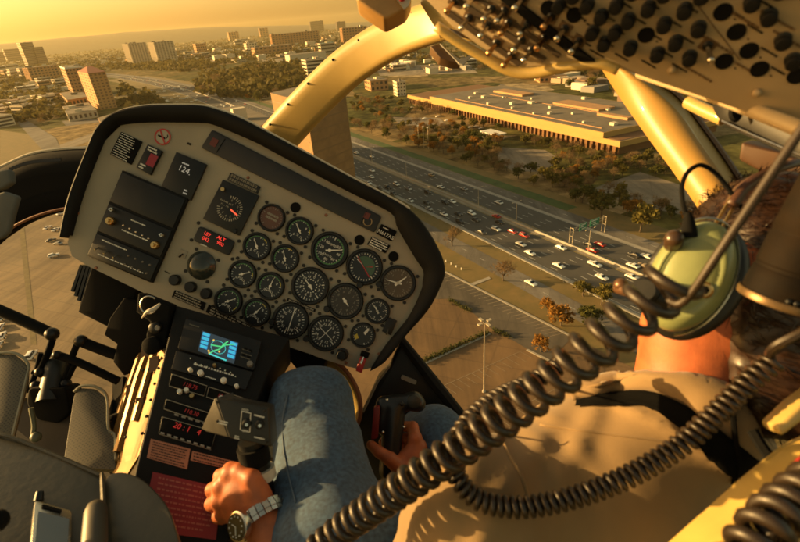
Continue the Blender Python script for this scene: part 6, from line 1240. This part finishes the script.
# jeans
KL, HL, FLt = L(311, 408, .90), L(336, 560, .66), L(262, 436, 1.22); KR, HRt, FR = L(432, 440, 1.0), L(500, 540, .80), L(404, 500, 1.3)
def f_jean(P):
    d = smin(.05, cap(P, KL, HL, .071, .088), cap(P, KL, FLt, .066, .055)); e = smin(.05, cap(P, KR, HRt, .062, .085), cap(P, KR, FR, .060, .05)); h_ = cap(P, HL, L(520, 610, .72), .09, .12)
    d = smin(.03, d, e, h_)
    kd = np.linalg.norm(P-arr(KL), axis=1); w_ = np.sin(P[:, 1]*60+P[:, 0]*44+2*np.sin(P[:, 2]*26))*.0022+np.sin(kd*120+P[:, 0]*50)*.0018*np.exp(-((kd-.09)/.04)**2)
    return d+w_
lo, hi = bounds([KL, HL, FLt, KR, HRt, FR, L(520, 610, .72)], .14); jeans, bj = sdf_obj('jeans', f_jean, lo, hi, .008, jeanm, PIL)
b = MB(); pts = [hit(bj, x, y, .001) for x, y in ((288, 395), (283, 420), (284, 450), (290, 480), (296, 503))]; pts = [p for p in pts if p]; b.tube(smooth_path(pts, 24), .0011, 6); emit('side_seam', b, cloth('denim_seam', (.10, .14, .19), 30), jeans, smooth=True)
# shoes (hidden from here, present all the same)
shoem = mat('brown_shoe_leather', (.06, .035, .02), .5)
for fo in (FLt, FR):
    b = MB(); c = fo+Vector((-.03, -.05, -.03)); b.lathe(c, Vector((-.5, -.25, -.8)), [(.02, -.08), (.045, -.06), (.048, 0), (.045, .08), (.035, .14), (.01, .165)], 16); emit('shoe', b, shoem, PIL, smooth=True)
# collar and shoulder seam
b = ribbon(bs, [(566, 392), (600, 383), (640, 374), (690, 376), (722, 383), (742, 396)], [(574, 404), (605, 396), (650, 393), (682, 402), (700, 416), (730, 416)], 36, 8, lambda t: .004+.015*math.sin(PI*min(1, t*1.02))**.7, .004); emit('collar', b, shirtm, shirt, smooth='full')
for nm, a_, c_ in (('sleeve_seam', ((497, 428), (506, 452), (520, 478), (534, 520)), ((500, 427), (509, 451), (523, 477), (537, 520))), ('yoke_seam', ((540, 424), (600, 432), (660, 440), (712, 452)), ((540, 426.5), (600, 434.5), (660, 442.5), (712, 454)))):
    b = ribbon(bs, a_, c_, 30, 2, lambda t: .0006+.0016*math.sin(PI*t), .002); emit(nm, b, shirtm, shirt, smooth='full')
# shoulder harness
b = ribbon(bs, [(578, 399), (620, 393), (655, 394), (690, 409), (728, 437), (768, 470)], [(576, 409), (620, 407), (652, 412), (680, 432), (712, 460), (750, 492)], 40, 4, .0045, .003); hn = emit('shoulder_harness', b, strapm, smooth='full'); tag(hn, 'black shoulder harness strap running under the collar across the tan shirt', 'harness')
b = MB(); pts = [p for p in (hit(bs, x, y, .004) for x, y in ((731, 412), (733, 436), (735, 458), (735, 482))) if p]; b.tube(smooth_path(pts, 14), .0028, 6); emit('adjusting_strap', b, strapm, hn, smooth=True)
# ---- wristwatch
WT = thing('wristwatch', cw(LW), 'steel wristwatch with a link bracelet on the wrist at the collective lever', 'watch'); wa = (LF-LW).normalized(); wc = LW-wa*.004
wu = (Vector((-.75, .45, .5))); wu = (wu-wa*wu.dot(wa)).normalized(); wv = wa.cross(wu); WRr = .0345
b = MB(); nl = 26
for i in range(nl):
    a0_, a1_ = 2*PI*i/nl, 2*PI*(i+.86)/nl; pr = lambda a, r, s: wc+(wu*math.cos(a)+wv*math.sin(a))*r+wa*s
    for s0, s1 in ((-.009, -.0032), (-.0028, .0028), (.0032, .009)):
        hs = .0012 if s0 == -.0028 else 0; q = [pr(a0_, WRr, s0), pr(a1_, WRr, s0), pr(a1_, WRr, s1), pr(a0_, WRr, s1), pr(a0_, WRr+.004+hs, s0), pr(a1_, WRr+.004+hs, s0), pr(a1_, WRr+.004+hs, s1), pr(a0_, WRr+.004+hs, s1)]
        b.add(q, [(3, 2, 1, 0), (4, 5, 6, 7), (0, 1, 5, 4), (1, 2, 6, 5), (2, 3, 7, 6), (3, 0, 4, 7)])
emit('bracelet', b, chrome, WT); b = MB(); cc_ = wc+wu*(WRr+.001); b.lathe(cc_, wu, [(.0185, 0), (.0195, .004), (.0190, .009), (.0165, .0105)], 28); emit('case', b, chrome, WT, smooth=True)
b = MB(); b.lathe(cc_+wu*.0106, wu, [(.016, 0), (.016, .0006)], 28); di = emit('dial', b, mat('gold_dark_dial', (.10, .075, .03), .25), WT)
b = MB()
for i in range(12):
    a = 2*PI*i/12; c = cc_+wu*.0114+(wa*math.cos(a)+wv*math.sin(a))*.0128; b.ball(c, .0011, 4)
for a, r in ((.6, .0105), (2.6, .0075)): d = (wa*math.cos(a)+wv*math.sin(a)); b.tube([cc_+wu*.0116, cc_+wu*.0116+d*r], .0006, 4)
emit('dial_markings', b, whitep, di)
# ---- headset
green_ = mat('sage_green_cup', (.23, .26, .11), .42, var=.12, scale=30, coat=.25); HS_ = thing('headset', cw(L(690, 330, .5)), 'sage green aviation headset with a black ear cushion on the pilot', 'headset')
cax = Vector((-.50, .05, .86)).normalized(); lu = Vector((.36, .93, .15)); lu = (lu-cax*lu.dot(cax)).normalized(); cc0 = L(689, 277, .478)
b = MB(); b.lathe(cc0, cax, [(.0570, -.022), (.0600, -.010), (.0605, 0), (.0590, .008), (.0550, .015), (.0475, .0205), (.040, .0225), (.0385, .0215), (.036, .0225), (.022, .0250), (.008, .0258), (.0005, .0259)], 44, u=lu, sx=.96, sy=.585); cup = emit('ear_cup', b, green_, HS_, smooth='full')
b = MB(); b.lathe(cc0-cax*.046+Vector((.004, -.003, 0)), cax, [(.050, 0), (.060, .004), (.066, .012), (.0655, .022), (.058, .026)], 40, u=lu, sx=1, sy=.70); emit('ear_cushion', b, mat('black_leatherette', (.012, .011, .010), .4, bump=.2, bscale=200), HS_, smooth='full')
cv = cax.cross(lu); ring_ = lambda a, r, h: cc0+(lu*math.cos(a)+cv*math.sin(a)*.60)*r+cax*h
b = MB(); b.tube([ring_(a, .0622, -.004) for a in [-.6-k*.09 for k in range(-12, 26)]], .0014, 6); emit('rim_wire', b, chrome, HS_, smooth=True)
b = MB(); b.tube([ring_(a, .044, .0218) for a in [1.2+k*.16 for k in range(12)]], .0012, 6); emit('moulded_ridge', b, green_, cup, smooth=True)
kc = L(674, 240, .462); b = MB(); b.lathe(kc, Vector((-.42, .35, .84)), [(.0085, -.012), (.0088, .003), (.0075, .008), (.004, .0105), (.001, .011)], 22); emit('volume_knob', b, mat('brown_black_knob', (.05, .028, .015), .3), HS_, smooth=True)
b = MB(); b.lathe(L(689, 231, .462), Vector((-.10, 1, .1)), [(.0075, -.006), (.0065, .004), (.0045, .012), (.003, .018)], 14); emit('cord_gland', b, deepb, HS_, smooth=True)
b = MB(); b.tube(smooth_path([L(688, 222, .462), L(683, 203, .463), L(682, 186, .468), L(688, 172, .474), L(700, 165, .48), (L(713, 171, .485)), L(725, 184, .488), L(738, 203, .49), L(746, 214, .50)], 40), .0023, 8); emit('crossover_cord', b, deepb, HS_, smooth=True)
b = MB(); f0, f1 = L(713, 236, .478), L(737, 194, .490); sd_ = (f1-f0).cross(Z).normalized()*.0042
for s in (-1, 1): b.tube([f0+sd_*s, f1+sd_*s*.8], .0016, 6)
b.tube([f0-sd_, f0-sd_*.4-(f1-f0).normalized()*.004, f0+sd_*.4-(f1-f0).normalized()*.004, f0+sd_], .0018, 6); emit('headband_slider', b, brass, HS_, smooth=True)
hb_ = smooth_path([L(730, 206, .488), L(745, 186, .49), L(770, 172, .50), L(810, 162, .52), L(850, 170, .56), L(880, 210, .62), L(885, 260, .65)], 30); b = MB(); vs_ = []
for i, p in enumerate(hb_):
    t = (hb_[min(i+1, 30)]-hb_[max(i-1, 0)]).normalized(); o = (p-HC).normalized(); s = t.cross(o).normalized()*.008
    vs_ += [p-s, p+o*.006, p+s, p-o*.004]
b.add(vs_, [(i*4+k, i*4+(k+1) % 4, (i+1)*4+(k+1) % 4, (i+1)*4+k) for i in range(30) for k in range(4)]+[(0, 1, 2, 3), (123, 122, 121, 120)]); emit('headband_pad', b, mat('brown_leather_pad', (.075, .035, .022), .4, bump=.3, bscale=120), HS_, smooth='full')
b = MB(); yk = L(704, 290, .452); b.lathe(yk, cax, [(.0075, -.004), (.0078, .003), (.006, .005)], 20); q = emit('yoke_screw', b, brass, HS_, smooth=True)
b = MB(); b.lathe(yk+cax*.005, cax, [(.0045, 0), (.004, .002)], 6); emit('screw_slot', b, deepb, q)
b = MB(); b.slab([L(*p, .462) for p in ((703, 281), (710, 271), (715, 275), (710, 291), (703, 296))], .004); emit('yoke_arm', b, brass, HS_, bevel=.001)
b = MB(); b.tube(smooth_path([L(672, 300, .455), L(655, 296, .46), L(640, 292, .468)], 8), [.011]*3+[.0115]*3+[.011]*3, 12); b.lathe(L(648, 291, .462), Vector((-.6, .1, .7)), [(.013, -.01), (.013, .012), (.010, .015)], 18); emit('boom_hinge', b, satin, HS_, smooth=True)
b = MB(); b.tube(smooth_path([L(640, 292, .468), L(628, 291, .485), L(618, 288, .50)], 8), .006, 10); b.ball(L(621, 285, .495), .0075, 6); emit('boom_microphone', b, mat('bronze_microphone', (.12, .06, .03), .35, .3), HS_, smooth=True)
# ---- flight controls in the pilot's hands
CY_ = thing('cyclic_stick', cw(L(380, 560, .92)), 'black moulded cyclic grip with a red switch held between the knees', 'control stick')
def f_grip(P):
    return smin(.008, cap(P, L(395, 408, .925), L(389, 470, .905), .021, .019), cap(P, L(383, 403, .925), L(414, 402, .925), .0135, .017), cap(P, L(414, 400, .925), L(418, 404, .915), .016, .015), cap(P, L(382, 408, .92), L(381, 430, .915), .010, .008))
lo, hi = bounds([L(383, 403, .925), L(418, 404, .925), L(389, 470, .905)], .04); sdf_obj('grip', f_grip, lo, hi, .004, mat('black_moulded_grip', (.012, .012, .012), .35), CY_)
b = MB(); b.tube(smooth_path([L(389, 468, .905), L(384, 510, .93), L(380, 580, .98)], 10), .013, 10); emit('stick_tube', b, satin, CY_, smooth=True)
b = MB(); b.slab(round_poly([L(*p, .895) for p in ((374, 407), (380, 407), (378, 438), (371, 440))], .004), .012); emit('red_switch', b, mat('dark_red_switch', (.16, .012, .012), .4), CY_, bevel=.002)
for x, y, r in ((387, 400, .003), (402, 404, .0045), (404, 427, .003), (383, 432, .003)): b = MB(); b.ball(L(x, y, .895), r, 6); emit('button', b, satin if r > .004 else chrome, CY_, smooth=True)
b = MB(); b.lathe(L(414, 401, .905), Z, [(.013, 0), (.012, .006), (.006, .008)], 18); emit('trim_hat', b, mat('dark_rubber', (.02, .022, .02), .5), CY_, smooth=True)
CO = thing('collective_lever', cw(L(268, 560, .64)), 'collective lever with a grey-black switch box held by the hand with the watch', 'control lever')
boxm = mat('grey_black_box', (.018, .016, .012), .5, var=.15, scale=40, bump=.1, bscale=300)
B0 = [L(215, 398, .665), L(268, 408, .665), L(271, 447, .66), L(229, 438, .655)]; b = MB(); b.slab(B0, .05); b.slab([L(214.5, 398, .667), L(228.5, 438, .657), L(206, 432, .69), L(201, 429, .70)], .03); emit('switch_box', b, boxm, CO, bevel=.002)
Ub, Vb = ax_(13); bp_ = lambda x, y, h=.001: L(x, y, .6635-(y-400)*.00016)+Z*h
t = MB(); q = [bp_(*p) for p in ((242, 411), (251, 413), (250, 432), (240.5, 429.5))]
for i in range(4): t.tube([q[i], q[(i+1) % 4]], .0006, 4)
text_mb(t, 'OFF', bp_(245.5, 431), Ub, Vb, 3.6*px_*.66); text_mb(t, 'HYD', bp_(245.5, 410), Ub, Vb, 3.4*px_*.66)
lines(t, [bp_(*p) for p in ((218, 419), (229, 421.5), (228, 426), (217.5, 423.5))], 2, seed=90, fill=1, th=.6); lines(t, [bp_(*p) for p in ((229, 433), (241, 436), (240, 440), (229, 437))], 2, seed=91, fill=1, th=.6); lines(t, [bp_(*p) for p in ((254, 413), (266, 416), (265, 419), (253.5, 416))], 1, seed=92, fill=1); lines(t, [bp_(*p) for p in ((254, 435), (267, 438), (266.5, 441), (253.5, 438))], 1, seed=93, fill=1); emit('box_lettering', t, whitep, CO)
for x, y in ((247, 423), (260, 424)):
    g = MB(); g.lathe(bp_(x, y), Z, [(.0062, 0), (.0062, .003), (.004, .004)], 12); q = emit('toggle_switch', g, satin, CO); t = MB(); t.tube([bp_(x, y, .003), bp_(x+2.5, y-1.2, .013)], [.0014, .0022], 8); emit('lever', t, chrome, q, smooth=True)
for x, y in ((218, 421), (267, 443), (218, 402), (265, 411)): t = MB(); t.lathe(bp_(x, y), Z, [(.0022, 0), (.0018, .001)], 8); emit('box_screw', t, screwm, CO)
b = MB(); b.tube([L(251, 440, .69), L(259, 472, .70), L(266, 520, .705), L(276, 600, .64)], .0185, 16); emit('twist_grip', b, satin, CO, smooth=True)
b = MB(); b.tube([L(258.5, 469, .698), L(260.5, 479, .699)], .0235, 18); emit('white_collar', b, mat('worn_white_collar', (.55, .52, .44), .5, var=.15, scale=80), CO, smooth=True)
b = MB(); b.tube([L(252, 446, .69), L(256, 462, .695)], .022, 16); emit('black_collar', b, deepb, CO, smooth=True)
# pilot's seat edge, dark, under the thighs
b = MB(); b.slab(round_poly([L(*p) for p in ((270, 508, .80), (330, 500, .82), (400, 498, .84), (470, 520, .84), (520, 640, .74), (280, 660, .70))], .02), .08); tag(emit('pilot_seat', b, mat('dark_seat_fabric', (.022, .018, .014), .9, var=.2, scale=20), bevel=.012), 'dark seat front below the pilot’s thighs'.replace('’', "'"), 'seat')
